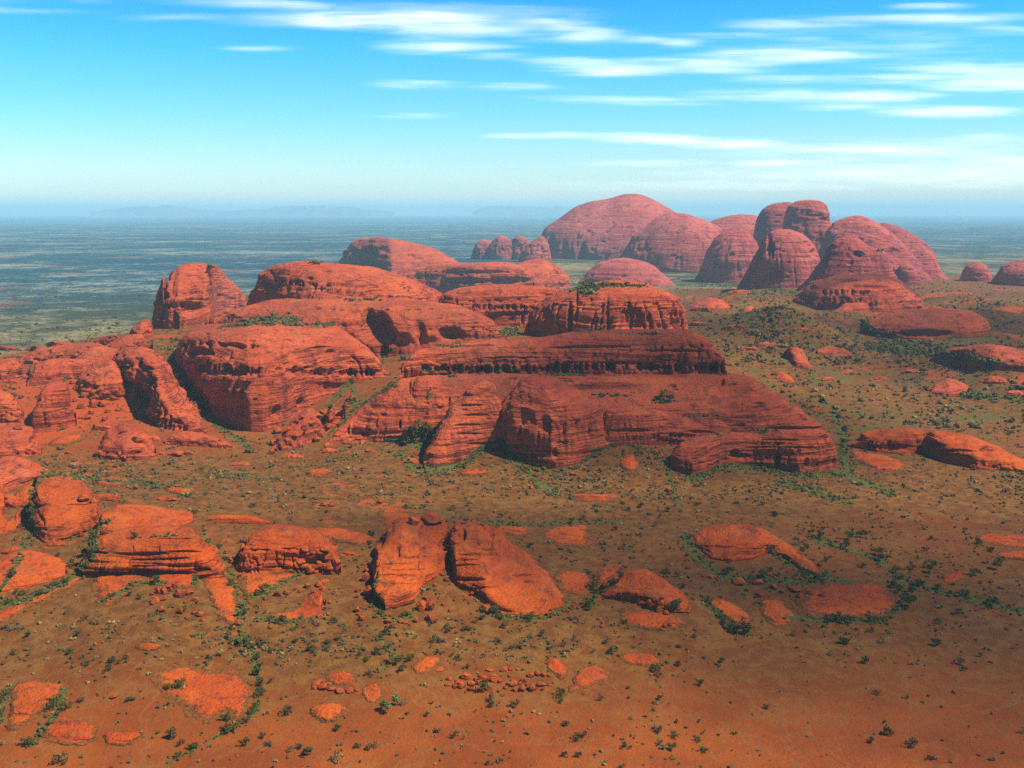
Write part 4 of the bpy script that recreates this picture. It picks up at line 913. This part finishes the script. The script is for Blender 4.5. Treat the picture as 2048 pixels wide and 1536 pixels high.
def cloud_material(name, amax):
    g = NG(name); t = g.t
    tr = g.n('ShaderNodeBsdfTransparent'); tl = g.n('ShaderNodeBsdfTranslucent'); df = g.n('ShaderNodeBsdfDiffuse')
    tl.inputs[0].default_value = (1, .99, .98, 1); df.inputs[0].default_value = (.95, .95, .95, 1)
    m1 = g.n('ShaderNodeMixShader'); m1.inputs[0].default_value = 0.08; g.l(tl.outputs[0], m1.inputs[1]); g.l(df.outputs[0], m1.inputs[2])
    m2 = g.n('ShaderNodeMixShader'); g.l(g.math('MULTIPLY', g.math('MULTIPLY', g.attr('dens'), g.mapr(g.noise(g.vmul(g.pos, (0.55, 1.6, 0)), 0.00055, 7, 0.62, 0.6), 0.30, 0.66, 0.25, 1.25)), amax, clamp=True), m2.inputs[0])
    g.l(tr.outputs[0], m2.inputs[1]); g.l(m1.outputs[0], m2.inputs[2])
    g.l(m2.outputs[0], t.nodes['Material Output'].inputs[0])
    return g.m
M_CLOUD = cloud_material('cloud_wisps', 0.40)
CL = [ # x, y, rx, ry, amount, slope
 (120,22,320,10,.75,.03),(330,32,160,10,.7,.0),(520,10,260,16,.35,.05),(60,5,200,14,.35,0),
 (700,38,140,22,.9,.0),(830,42,260,26,1.0,.04),(960,60,220,24,.85,.05),(900,92,160,18,.8,.0),(1000,110,120,14,.45,0),(1080,45,130,14,.5,.04),
 (1120,60,80,12,.6,0),(1180,70,100,20,.85,.0),(1280,78,90,12,.7,0),(1355,86,60,12,.8,0),(1400,70,180,8,.4,0),
 (1150,125,140,16,.7,.04),(1230,138,160,16,1.0,.0),(1330,120,160,10,.6,0),(1430,125,260,18,.9,.0),(1560,112,220,18,1.0,.02),(1490,140,150,14,.8,0),
 (1600,48,200,14,.7,-.02),(1700,40,180,12,.5,0),(1860,14,90,8,.8,0),(1880,38,240,14,.6,.0),(2040,60,120,14,.4,0),
 (1640,158,200,12,.8,0),(1800,155,280,16,.8,.0),(1950,140,240,22,.9,.03),(2010,168,180,20,1.0,.0),(1540,190,180,16,.9,0),(1700,192,200,14,.7,0),(1860,125,160,10,.5,.0),
 (1900,224,170,12,1.0,.0),(850,168,110,12,.6,0),(820,231,90,7,.6,0),(520,97,90,5,.45,0),(1060,172,140,9,.5,.0),(1250,200,220,10,.5,.03),
 (1140,270,70,6,.7,0),(1330,280,170,12,.9,.05),(1500,290,260,12,1.0,.035),(1700,298,260,12,.8,.03),(1880,305,220,14,.55,0),(1060,272,100,5,.6,0),
 (1300,326,150,7,.6,0),(1540,327,110,7,.7,0),(1700,348,420,20,.6,0),(1950,350,380,34,.7,0),(1500,372,500,16,.35,0),(2000,280,160,14,.5,0),(2030,320,160,10,.8,0),(1750,215,200,8,.3,0),
 (780,30,500,30,.25,0),(1600,90,500,60,.16,0),(1800,320,500,60,.22,0)]
_ys = np.concatenate([np.arange(-120, 385, 1.6)])
_, _, _rz = ray(np.full_like(_ys, 1024.), _ys)
HC = 6500.0
Rr = (HC - CAM_Z) / _rz
az = np.arctan((np.arange(-300, 2350, 5.0) - 1024) / F)
X_, Y_, d_ = build_clouds('clouds', CL, HC, 500, '', 1, az, Rr, 91)
cloud_mesh('clouds', X_, Y_, d_, HC, 160, 'thin white streaks of high cloud across the blue sky', M_CLOUD)
# unseen clouds added above the frame to shade dome, right-hand hills and foreground
def shade_cloud(cx, cy, ax, ay, H, seed, am=1.0, rot=0.0):
    n = 90
    u, v = np.meshgrid(np.linspace(-1.35, 1.35, n), np.linspace(-1.35, 1.35, n))
    off = SUN * ((H - 100) / SUN.z)
    c, s = math.cos(rot), math.sin(rot)
    X = cx + off.x + u * ax * c - v * ay * s; Y = cy + off.y + u * ax * s + v * ay * c
    d = 1 - sst(0.55, 1.2, np.hypot(u, v) + 0.3 * fbm(u * 2.2, v * 2.2, 0.1, seed, 4))
    return X, Y, np.clip(d * am, 0, 1)
M_CLOUD2 = cloud_material('added_shade_cloud', 0.45)
for i, (cx, cy, ax, ay, am, ro) in enumerate([(330, 1730, 500, 330, 1.0, 0.05), (500, 880, 400, 240, .95, 0.1), (1350, 2750, 1000, 620, 1.0, .15), (380, 1130, 640, 210, .8, 0), (1350, 3700, 480, 150, .9, .1)]):
    X_, Y_, d_ = shade_cloud(cx, cy, ax, ay, 2600 + 120 * i + (1200 if i == 2 else 0) + (2500 if i == 4 else 0), 500 + i, am, ro)
    cloud_mesh('cloud_sun_blocker', X_, Y_, d_, 2600 + 120 * i + (1200 if i == 2 else 0) + (2500 if i == 4 else 0), 120, 'thin unseen cloud added overhead to shade domes, hills and foreground', M_CLOUD2)

# ------------------------------------------------------------------ boulders
bpy.context.view_layer.update()
dg = bpy.context.evaluated_depsgraph_get()
CLOUDS = [o for o in C.objects if o.name.startswith('cloud')]
for o in CLOUDS: o.hide_viewport = True
bpy.context.view_layer.update(); dg = bpy.context.evaluated_depsgraph_get()
CAMP = Vector((0, 0, CAM_Z))
def cast(px, py):
    rx, ry, rz = ray(px, py); dv = Vector((float(rx), float(ry), float(rz))).normalized()
    ok, loc, nor, _, ob, _ = scene.ray_cast(dg, CAMP, dv)
    return (loc, nor, ob) if ok else (None, None, None)
def ico(sub):
    t_ = (1 + 5 ** .5) / 2
    V = [(-1,t_,0),(1,t_,0),(-1,-t_,0),(1,-t_,0),(0,-1,t_),(0,1,t_),(0,-1,-t_),(0,1,-t_),(t_,0,-1),(t_,0,1),(-t_,0,-1),(-t_,0,1)]
    Fc = [(0,11,5),(0,5,1),(0,1,7),(0,7,10),(0,10,11),(1,5,9),(5,11,4),(11,10,2),(10,7,6),(7,1,8),(3,9,4),(3,4,2),(3,2,6),(3,6,8),(3,8,9),(4,9,5),(2,4,11),(6,2,10),(8,6,7),(9,8,1)]
    V = [Vector(v).normalized() for v in V]
    for _ in range(sub):
        mid = {}; nf = []
        def m(a, b):
            k = (min(a, b), max(a, b))
            if k not in mid: mid[k] = len(V); V.append(((V[a] + V[b]) / 2).normalized())
            return mid[k]
        for a, b, c in Fc:
            ab, bc, ca = m(a, b), m(b, c), m(c, a); nf += [(a, ab, ca), (b, bc, ab), (c, ca, bc), (ab, bc, ca)]
        Fc = nf
    return np.array([tuple(v) for v in V]), np.array(Fc)
V0, F0 = ico(4)
BM = []
for k in range(9):
    r = np.random.default_rng(900 + k)
    V = V0.copy()
    # planes chopped off a ball give a blocky weathered boulder
    for _ in range(13):
        n_ = r.normal(size=3); n_ /= np.linalg.norm(n_); c_ = r.uniform(0.55, 0.82)
        q = V @ n_; V = V - np.clip(q - c_, 0, None)[:, None] * n_ * 0.96
    V = V + V0 * (0.08 * fbm(V0[:, 0] * 1.6, V0[:, 1] * 1.6, V0[:, 2] * 1.6, 40 + k, 3) + 0.025 * fbm(V0[:, 0] * 7, V0[:, 1] * 7, V0[:, 2] * 7, 60 + k, 2))[:, None]
    V[:, 2] *= 0.85
    me = bpy.data.meshes.new('boulder'); me.from_pydata([tuple(v) for v in V], [], [tuple(map(int, f)) for f in F0])
    me.polygons.foreach_set('use_smooth', [True] * len(me.polygons)); me.materials.append(M_BOULD); BM.append(me)
NB = 0
def boulder(px, py, r, label, group, ry=None, k=None):
    global NB
    loc, nor, ob = cast(px, py + (ry or r) * 0.6)
    if loc is None: return
    D = (loc - CAMP).length; s = r * D / F
    o = bpy.data.objects.new('boulder', BM[(k if k is not None else NB) % len(BM)]); C.objects.link(o); NB += 1
    sz = (ry or r) * D / F * 1.15
    o.scale = (s * 1.08, s * random.uniform(.85, 1.1), sz)
    o.rotation_euler = (random.uniform(-.15, .15), random.uniform(-.15, .15), random.uniform(-.4, .4))
    o.location = loc + Vector((0, s * 0.35, sz * 0.42))
    tag(o, label, 'boulder', group)
def ordinal(i):
    if i < 19: return ORD[i]
    q, m = divmod(i + 1, 10); t_ = ['twent','thirt','fort','fift','sixt'][q - 2]
    return t_ + 'ieth' if m == 0 else t_ + 'y-' + ORD[m - 1]
def boulders(lst, group, big_label, small_label, cut):
    lst = sorted(lst); nb_ = [b for b in lst if b[2] >= cut]; ns_ = [b for b in lst if b[2] < cut]
    for L_, lab in ((nb_, big_label), (ns_, small_label)):
        for i, b in enumerate(L_):
            boulder(b[0], b[1], b[2], lab + ', ' + ordinal(i) + ' from the left', group, b[3] if len(b) > 3 else None)
    return
    for b in lst:
        boulder(b[0], b[1], b[2], big_label if b[2] >= cut else small_label, group, b[3] if len(b) > 3 else None)
def single(px, py, r, label, ry=None, k=None): boulder(px, py, r, label, None, ry, k)
G1 = 'boulders tumbled below the thick-layered outcrop'
single(357,1188,11,'largest dark-bottomed boulder in the heap below the thick-layered outcrop', 11)
single(378,1185,9.5,'flattish egg-shaped boulder at the right of the heap below the thick-layered outcrop', 7)
single(321,1220,8.5,'lone round boulder on the lower left of the heap below the thick-layered outcrop')
boulders([(318,1182,8),(327,1183,6,9),(336,1173,9,7),(349,1173,7),(304,1188,4),(309,1200,9),(305,1207,5),(327,1198,6),(389,1199,7,5),(395,1204,5),(360,1223,7,8),(387,1226,5),(399,1229,8),(404,1240,5),(313,1176,4),(343,1180,5),(370,1205,4),(352,1232,4),(375,1235,6,4),(345,1214,3)], G1,
         'red boulder in the heap below the thick-layered outcrop', 'small stone in the heap below the thick-layered outcrop', 6.5)
G2 = 'boulders round the split outcrop'
single(864,1040,25,'long rounded boulder capping the left half of the split outcrop',12,2); single(828,1043,13,'smaller boulder capping the split outcrop, left of the long one',10)
single(737,1184,13,'big boulder leaning beside the left foot of the split outcrop',12); single(732,1155,10,'round boulder upslope of the big one left of the split outcrop',11)
single(842,1213,10,'left half of a boulder cleft in two, in front of the split outcrop',15,4); single(859,1212,10,'right half of a boulder cleft in two, in front of the split outcrop',15,5)
single(865,1237,14,'big blocky boulder just below the cleft boulder',10,1)
single(910,1079,11,'blocky boulder wedged in the gap of the split outcrop',12); single(912,1058,8,'boulder perched at the top of the gap in the split outcrop',7)
single(896,1077,7,'upper of two boulders stuck in the dark slot of the split outcrop',9); single(896,1095,6,'lower of two boulders stuck in the dark slot of the split outcrop',8)
boulders([(744,1130,6,8),(733,1141,6),(716,1181,7,5),(715,1193,5),(714,1220,7),(723,1237,8),(777,1242,8),(776,1252,6),(801,1243,7,5),(812,1245,6,5),(831,1241,6),(887,1208,5),(849,1197,6),(900,1222,5,4),(974,1222,8,6),(966,1213,6,4),(1145,1214,7),(950,1180,5),(944,1188,5),(870,1170,5),(893,1158,7),(864,1154,4),(720,1215,4),(790,1254,4),(820,1250,3.5),(1135,1222,4),(727,1128,5,4),(885,1150,4),(1156,1216,4),(716,1228,4),(940,1205,4),(930,1198,4)], G2,
         'boulder scattered at the foot of the split outcrop', 'small stone scattered at the foot of the split outcrop', 6.5)
G3 = 'long row of boulders in the sand'
single(987,1356,12.5,'largest square boulder in the long row, lower middle',10,3); single(922,1371,14,'long tilted boulder at the left end of the long row',8,6)
boulders([(933,1354,12,7),(954,1363,9),(970,1358,9,10),(944,1378,9,6),(942,1368,9,4),(979,1377,10,6),(1000,1363,6,4),(1008,1340,8,5),(1021,1337,6),(979,1341,9,3),(898,1358,6,5),(895,1370,6,4),(1027,1368,8,8),(1016,1368,4),(1044,1378,8),(1066,1376,9,9),(1046,1361,7,6),(1040,1367,4),(1062,1351,8,6),(1075,1348,7,6),(1087,1350,6),(1098,1351,5,4),(1078,1370,6),(1087,1370,6,5),(1098,1369,5,4),(1085,1379,4),(1010,1376,4),(1030,1381,7,4),(1019,1352,4),(910,1373,5),(962,1352,6,4),(1035,1339,4,3),(880,1340,8,3),(915,1362,5,4),(1053,1370,4),(1107,1365,3)], G3,
         'reddish boulder packed into the long row in the sand, lower middle', 'small stone at the edge of the long boulder row', 6.5)
G4 = 'low boulders of the short ledge'
boulders([(632,1369,9,5),(645,1375,11,6),(662,1379,11,4),(680,1382,12,4),(698,1382,10,4),(714,1379,7,4),(640,1364,9,4),(655,1369,8,3),(705,1372,6,3),(628,1377,6,4)], G4, 'low flat boulder of the short ledge, lower middle-left', 'small stone of the short ledge, lower middle-left', 6.5)
G5 = 'boulders on the front of the bushy mound'
boulders([(1310,1200,7),(1322,1206,8),(1336,1212,7),(1348,1219,7),(1304,1212,8),(1318,1220,8),(1334,1226,7,5),(1290,1195,6),(1298,1205,6),(1360,1216,6,5),(1345,1205,5),(1283,1206,5),(1325,1196,5),(1355,1208,4),(1205,1245,4),(1330,1252,5),(1340,1250,4),(1322,1258,4)], G5, 'boulder tumbled down the front of the bushy mound', 'small stone beside the bushy mound', 6.5)
G6 = 'boulders between the jagged outcrop and the low sloping one'
boulders([(555,1188,9,7),(573,1186,8,6),(615,1172,7),(637,1170,9,7),(645,1178,7,6),(625,1184,5),(640,1232,7,5),(650,1217,5),(500,1205,4),(530,1198,5,4),(600,1183,5,4),(590,1178,4),(463,1123,7),(468,1114,5,4),(485,1095,6,9),(475,1247,7,6),(466,1255,6,4),(440,1090,5,4),(452,1104,4,6),(655,1228,5),(660,1205,4),(480,1150,4),(470,1165,4)], G6, 'boulder lying by the jagged jointed outcrop', 'small stone lying by the jagged jointed outcrop', 6.5)
boulders([(625,1112,13,8),(655,1115,12,8),(640,1128,13,8),(620,1138,12,8),(660,1135,12,8),(600,1125,12,8),(675,1125,8,7),(610,1098,10,6),(650,1100,12,6)], 'joint blocks on the jagged outcrop', 'rounded block on the right side of the jagged jointed outcrop', '', 1)
G7 = 'boulder pile on the left hillside'
boulders([(178,784,13,10),(192,794,12,9),(186,808,10,9),(205,808,11,9),(166,790,9,8),(212,787,9,7),(226,797,7),(161,813,8),(174,835,7,6),(193,855,9,7),(239,818,8,7),(208,838,6),(246,862,7,5),(196,907,9,6),(239,907,8,6),(92,927,4),(355,908,13,6),(376,906,9,5),(275,880,13,8),(150,800,6),(199,780,7,5),(215,822,6),(182,825,6),(168,772,8,5),(145,765,7,4),(230,780,6,4),(160,835,4),(135,905,5),(140,755,6,4),(120,710,7,4),(150,712,10,5),(105,703,7,5),(160,705,6,4),(20,840,12,7),(35,855,9,6)], G7, 'boulder in the pile on the left hillside', 'small stone by the pile on the left hillside', 6.5)
G8 = 'boulders in the gully left of the stepped dome'
boulders([(554,862,9),(574,859,9,8),(547,886,9,7),(577,883,10,8),(632,831,14,7),(650,822,12,6),(632,879,8),(608,855,8),(590,872,8,6),(560,875,7),(620,845,10,5),(600,890,5),(670,870,5),(640,868,6),(562,890,7),(545,905,5),(655,852,8,5),(605,835,6,4)], G8, 'boulder in the gully left of the stepped dome', 'small stone in the gully left of the stepped dome', 6.5)
single(1338,980,8,'dark red boulder alone on the slope below the stepped dome',6)
single(165,998,13,'round boulder resting on the undercut outcrop at far left',9); single(186,1001,7,'smaller boulder beside the round one on the undercut outcrop',5)
single(83,1003,14,'dark boulder under the lip of the undercut outcrop at far left',9)
single(227,1394,7,'lone small boulder left of the hide-shaped slab',5); single(162,1070,6,'boulder in the green gully at left',7)
G9 = 'stones scattered on the open ground'
pts = [(648,1009,9,6),(664,1010,7,5),(630,1004,7,3),(760,1004,7,5),(855,1003,4),(1145,948,6,4),(1160,955,5,4),(1270,890,6,5),(1290,895,6,5),(1310,903,7,5),(1322,912,7,5),(1300,915,5),(1335,925,5),(1285,905,5),(1062,975,5),(925,945,5),(1100,965,4),(820,950,5,4),(865,905,7,4),(1205,1252,5,4),(1520,1190,9,5),(1495,1180,5),(1515,1165,12,6),(1478,1165,14,7),(1565,1183,6,4),(1590,1180,12,6),(1603,1192,8,5),(1622,1186,9,5),(1645,1190,6,4),(1550,1175,8,5),(1425,1155,12,4),(1140,1100,4),(1215,1120,4),(270,975,6),(440,880,4),(345,1000,8,4),(190,1290,5),(60,1330,4),(1345,740,3),(1640,1130,5),(540,1255,5),(1170,560,2)]
boulders(pts, G9, 'rounded stone lying on the open ground', 'small stone lying on the open ground', 6.5)

# ------------------------------------------------------------------ vegetation
bpy.context.view_layer.update(); dg = bpy.context.evaluated_depsgraph_get()
def crown_mesh(name, n, seed, mat, flat=0.75, leaf=0.16, lobes=5):
    r = np.random.default_rng(seed)
    ctr = r.normal(size=(lobes, 3)) * np.array([.42, .42, .26]); V = []; Fq = []
    for i in range(n):
        c = ctr[r.integers(lobes)]; dv = r.normal(size=3); dv /= np.linalg.norm(dv)
        p = c + dv * r.uniform(0.25, 0.55) * np.array([1, 1, flat])
        a = r.normal(size=3); a /= np.linalg.norm(a); b = np.cross(a, r.normal(size=3)); b /= np.linalg.norm(b)
        s = leaf * r.uniform(.7, 1.4); k = len(V)
        V += [p - a * s, p - b * s * .8, p + a * s, p + b * s * .8]; Fq.append((k, k + 1, k + 2, k + 3))
    V = np.array(V); V[:, 2] -= V[:, 2].min(); V[:, 2] *= 0.95
    me = bpy.data.meshes.new(name); me.from_pydata([tuple(v) for v in V], [], Fq); me.materials.append(mat); return me
def trunk_mesh(name, h, r0, seed, limbs=4):
    r = np.random.default_rng(seed); V = []; Fq = []
    def tube(p0, p1, ra, rb):
        p0 = Vector(p0); p1 = Vector(p1); z = (p1 - p0).normalized(); x = z.orthogonal().normalized(); y = z.cross(x); k = len(V)
        for p, rr in ((p0, ra), (p1, rb)):
            for i in range(6):
                a = i * math.pi / 3; V.append(tuple(p + x * math.cos(a) * rr + y * math.sin(a) * rr))
        for i in range(6): Fq.append((k + i, k + (i + 1) % 6, k + 6 + (i + 1) % 6, k + 6 + i))
    top = (r.uniform(-.05, .05), r.uniform(-.05, .05), h)
    tube((0, 0, -0.25), top, r0, r0 * .6)
    for _ in range(limbs):
        tube(top, (top[0] + r.uniform(-.4, .4), top[1] + r.uniform(-.4, .4), h + r.uniform(.25, .5)), r0 * .55, r0 * .2)
    me = bpy.data.meshes.new(name); me.from_pydata(V, [], Fq); me.materials.append(M_BARK); return me
def plant_proto(name, mat, n, seed, hgt, flat=.75, leaf=.16, zc=.25):
    return (crown_mesh('crown', n, seed, mat, flat, leaf), trunk_mesh('trunk', zc + .12, .05, seed), zc)
SHR = [plant_proto('shrub', M_SCRUB, 150, 700 + i, 1, .7, .15, .12) for i in range(5)]
SHO = [plant_proto('shrub', M_OLIVE, 130, 760 + i, 1, .6, .14, .10) for i in range(3)]
SHS = [plant_proto('shrub', M_STRAW, 110, 770 + i, 1, .5, .14, .06) for i in range(2)]
TRG = [plant_proto('tree', M_GREEN, 260, 720 + i, 1, .8, .13, .45) for i in range(4)]
TRL = [plant_proto('tree', M_LUSH, 300, 740 + i, 1, .85, .12, .45) for i in range(2)]
def plant(kind, protos, loc, s, label, cat, group):
    cm, tm, zc = protos[random.randrange(len(protos))]
    e_ = bpy.data.objects.new(kind, None); C.objects.link(e_); e_.location = loc
    e_.rotation_euler = (0, 0, random.uniform(0, 6.28)); e_.scale = (s, s, s * random.uniform(.85, 1.15))
    tr = bpy.data.objects.new('trunk', tm); C.objects.link(tr); tr.parent = e_
    cr_ = bpy.data.objects.new('crown', cm); C.objects.link(cr_); cr_.parent = e_; cr_.location = (0, 0, zc)
    tag(e_, label, cat, group)
# trees one can pick out
TREES = [(776,1422,13,'L','round yellow-green tree, the larger of a pair alone on the red sand'),(789,1410,11,'L','yellow-green tree behind the larger one of the pair on the red sand'),
 (966,1384,12,'G','dark green tree in front of the long boulder row'),(1187,1178,11,'G','dark green tree left of the bushy mound'),(1178,1212,12,'G','dark green tree in shade below the one by the bushy mound'),
 (1180,1222,9,'G',None),(1822,1192,11,'L','bright green tree at the right end of the widest slab'),(1818,1215,14,'G','tallest dark tree at the right end of the widest slab'),
 (1736,1243,9,'G','green tree in front of the widest slab'),(1680,1243,10,'G',None),(1700,1246,9,'G',None),(1790,1176,10,'G',None),(1797,1186,9,'G',None),(1475,1266,12,'G',None),(1490,1268,12,'G',None),(1462,1262,9,'G',None),
 (735,1322,7,'G',None),(821,1322,9,'G',None),(805,1342,9,'G',None),(1085,1272,7,'G','round bush-like tree alone in front of the split outcrop'),(792,1330,7,'G',None),
 (1355,1218,12,'G','dark green tree on the front of the bushy mound'),(1345,1222,10,'G',None),(1240,1160,9,'G',None),(1232,1168,8,'G',None),(180,1100,12,'G',None),(172,1112,12,'G',None),(188,1086,11,'G',None),
 (485,1220,9,'L',None),(478,1232,9,'L',None),(492,1228,8,'G',None),(482,1290,8,'L',None),(490,1286,7,'L',None),(515,1350,8,'G',None),(522,1372,8,'G',None),(524,1390,8,'G',None),(512,1418,8,'G',None),(452,1440,8,'G','dark tree growing out of the hide-shaped slab'),
 (937,1012,6,'G','small green tree on the grass flat behind the split outcrop'),(1190,1018,6,'L',None),(382,995,6,'L','small bright tree on the ridge at left'),(370,1222,6,'G','little green tree in the boulder heap below the thick-layered outcrop'),
 (740,1088,6,'G',None),(1605,1110,9,'G',None),(1540,1105,8,'G',None),(1640,1076,9,'G',None),(1700,1080,10,'G',None),(1725,1075,9,'G',None),(1765,1122,11,'G',None),(1755,1110,10,'G',None),(1690,1096,10,'G',None),(1856,1145,9,'G',None),(1865,1135,9,'G',None),(1995,1138,10,'G',None),(1950,1150,9,'G',None),(1310,1338,7,'G',None),(1318,1352,6,'G',None),(1318,1400,7,'G',None),(1345,1500,8,'G',None),(1320,1490,6,'G',None),
 (830,882,14,'G',None),(845,875,14,'G',None),(815,890,13,'G',None),(860,868,12,'G',None),(822,872,12,'G',None),(1690,870,9,'L',None),(1688,890,9,'G',None),(1325,800,8,'G',None),(1340,803,9,'G',None),(1312,803,8,'G',None)]
_tn = {'G': sorted(t[0] for t in TREES if t[3] == 'G' and not t[4]), 'L': sorted(t[0] for t in TREES if t[3] == 'L' and not t[4])}
for (x, y, r, k, lb) in TREES:
    loc, nor, ob = cast(x, y)
    ti = -1 if lb else _tn[k].index(x)
    if ti >= 0: _tn[k][ti] = -1
    if loc is None: continue
    s = r * (loc - CAMP).length / F * 1.0
    plant('tree', TRG if k == 'G' else TRL, loc, s, lb or (('dark' if k == 'G' else 'bright') + ' green tree in the gully clumps, ' + ordinal(ti) + ' from the left'), 'tree', None if lb else 'trees along the gullies')

# scrub: positions by density, then the ones that show largest become shrubs of their own
r = np.random.default_rng(5)
pts = []
def gdens(x, y):
    g = green_at(x, y)
    cl = fbm(x / 70, y / 34, 0.5, 77, 4)
    band = 0.34 + 0.35 * np.exp(-((y - 1300) / 45) ** 2 - ((x - 500) / 420) ** 2) + 0.55 * np.exp(-((y - 1010) / 130) ** 2) + 0.35 * np.exp(-((y - 1290) / 60) ** 2) * (x < 1400)
    band *= np.where(y > 1330, np.where(x > 1400, 0.20, 0.5), 1)
    band += 0.35 * np.exp(-((x - 1750) / 280) ** 2 - ((y - 1090) / 80) ** 2) + 0.35 * (x > 1350) * (y < 900)
    band *= 0.45 + 1.5 * sst(-0.15, 0.45, cl)
    return np.clip(band * 0.55 + 1.5 * g, 0, 1.3)
def sample(n, y0, y1, x0=-60, x1=2108):
    x = r.uniform(x0, x1, n); y = r.uniform(y0, y1, n)
    k = r.random(n) * 1.3 < gdens(x, y)
    return list(zip(x[k], y[k], green_at(x, y)[k]))
cand = sample(34000, 900, 1536) + sample(42000, 690, 1000) + sample(52000, 555, 730)
for gx, gy, gg in list(cand): pass
# extra growth along the gullies
for ptsl, wd, am in GULLY:
    for (x0, y0), (x1, y1) in zip(ptsl[:-1], ptsl[1:]):
        n = int(math.hypot(x1 - x0, y1 - y0) * 0.34 * am * wd / 9)
        for _ in range(n):
            t_ = r.random(); cand.append((x0 + (x1 - x0) * t_ + r.normal() * wd * 1.15, y0 + (y1 - y0) * t_ + r.normal() * wd * .8, 1.0))
for x, y, rx, ry, am in VEG:
    for _ in range(int(rx * ry * 0.12 * am) + 3):
        cand.append((x + r.normal() * rx * .5, y + r.normal() * ry * .5, 0.9))
found = []
for (x, y, g) in cand:
    loc, nor, ob = cast(x, y)
    if loc is None or ob is None: continue
    if g > 0.95 and float(fbm(x / 22, y / 16, 0.3, 55, 3)) < -0.06: continue
    nm = ob.name.split('.')[0]
    if nm in ('boulder', 'tree', 'trunk', 'crown', 'mountain_range'): continue
    on_rock = nm != 'ground'
    if on_rock and (g < 0.45 or nor.z < 0.35): continue
    D = (loc - CAMP).length
    if D > 7000: continue
    big = g > 0.5
    rad = r.lognormal(math.log(1.25 if not big else 1.35), 0.50)
    rad = min(rad, 4.5); 
    if D > 2000: rad *= 1.9
    found.append((rad * F / D, tuple(loc), rad, big and r.random() < 0.75, y))
found.sort(key=lambda t_: -t_[0])
front_ = [f for f in found if f[4] > 1000][:295]
fs = set(id(f) for f in front_)
for f in front_:
    u = random.random()
    if f[3]: q = ([TRG[0], TRG[1]], 'green rounded shrub growing in a gully', 'green shrubs in the gullies')
    elif u < .62: q = (SHR, 'small dark grey-green shrub on the red sand', 'dark shrubs on the sand')
    elif u < .85: q = (SHO, 'low olive-coloured shrub on the red sand', 'olive shrubs on the sand')
    else: q = (SHS, 'dry straw-coloured tussock on the red sand', 'straw tussocks on the sand')
    plant('shrub', q[0], Vector(f[1]), f[2] * 1.15, q[1], 'shrub', q[2])
rest = [f for f in found if id(f) not in fs]
def scrub_mesh(items, name, mat, label, seed):
    Vi, Fi = ico(0); r = np.random.default_rng(seed)
    n = len(items)
    if not n: return
    P = np.array([f[1] for f in items]); S = np.array([f[2] for f in items])
    lob = 3                                          # three ragged tufts a shrub
    allV = []; allF = []
    for k in range(lob):
        jit = r.uniform(0.55, 1.35, size=(n, 12, 1)); base = Vi[None] * jit
        rot = r.uniform(0, 6.28, n); c, s = np.cos(rot), np.sin(rot)
        Bx = base[..., 0] * c[:, None] - base[..., 1] * s[:, None]; By = base[..., 0] * s[:, None] + base[..., 1] * c[:, None]
        off = r.normal(size=(n, 3)) * np.array([.5, .5, .18]) 
        q = r.uniform(.45, .75, n)[:, None]
        V = np.stack([Bx * q + off[:, 0:1], By * q + off[:, 1:2], base[..., 2] * q * 0.9 + 0.5 + off[:, 2:3]], -1) * S[:, None, None] + P[:, None, :]
        allF.append((Fi[None] + (np.arange(n) * 12)[:, None, None] + k * n * 12).reshape(-1, 3)); allV.append(V.reshape(-1, 3))
    o = mesh_np(name, np.concatenate(allV), np.concatenate(allF), smooth=False, mat=mat)
    tag(o, label, kind='stuff')
dry = [f for f in rest if not f[3]]
scrub_mesh([f for i, f in enumerate(dry) if i % 10 < 6], 'scrub', M_SCRUB, 'countless dark desert shrubs dotting the ground', 31)
scrub_mesh([f for i, f in enumerate(dry) if i % 10 in (6, 7)], 'olive_scrub', M_OLIVE, 'countless olive shrubs dotting the ground', 33)
scrub_mesh([f for i, f in enumerate(dry) if i % 10 > 7], 'dry_tussocks', M_STRAW, 'countless pale straw tussocks dotting the ground', 34)
scrub_mesh([f for f in rest if f[3]], 'green_undergrowth', M_GREEN, 'green undergrowth filling gullies and ledges', 32)
for o in CLOUDS: o.hide_viewport = False
print('placed', len(found), 'boulders', NB, 'objects', len(C.objects))

# ------------------------------------------------------------------ air
hv = 106000.0
V = [(x * hv, y * hv, z) for z in (-60, 900) for x, y in ((-1, -1), (1, -1), (1, 1), (-1, 1))]
me = bpy.data.meshes.new('haze'); me.from_pydata(V, [], [(3, 2, 1, 0), (4, 5, 6, 7), (0, 1, 5, 4), (1, 2, 6, 5), (2, 3, 7, 6), (3, 0, 4, 7)])
mh = bpy.data.materials.new('haze_air'); mh.use_nodes = True; t = mh.node_tree; t.nodes.remove(t.nodes['Principled BSDF'])
pv = t.nodes.new('ShaderNodeVolumePrincipled'); pv.inputs['Color'].default_value = (0.48, 0.86, 1.0, 1)
pv.inputs['Density'].default_value = 2.7e-5; pv.inputs['Anisotropy'].default_value = 0.0
t.links.new(pv.outputs[0], t.nodes['Material Output'].inputs['Volume'])
me.materials.append(mh); ho = bpy.data.objects.new('haze', me); C.objects.link(ho); tag(ho, 'blue haze filling the air over the plain', kind='stuff')
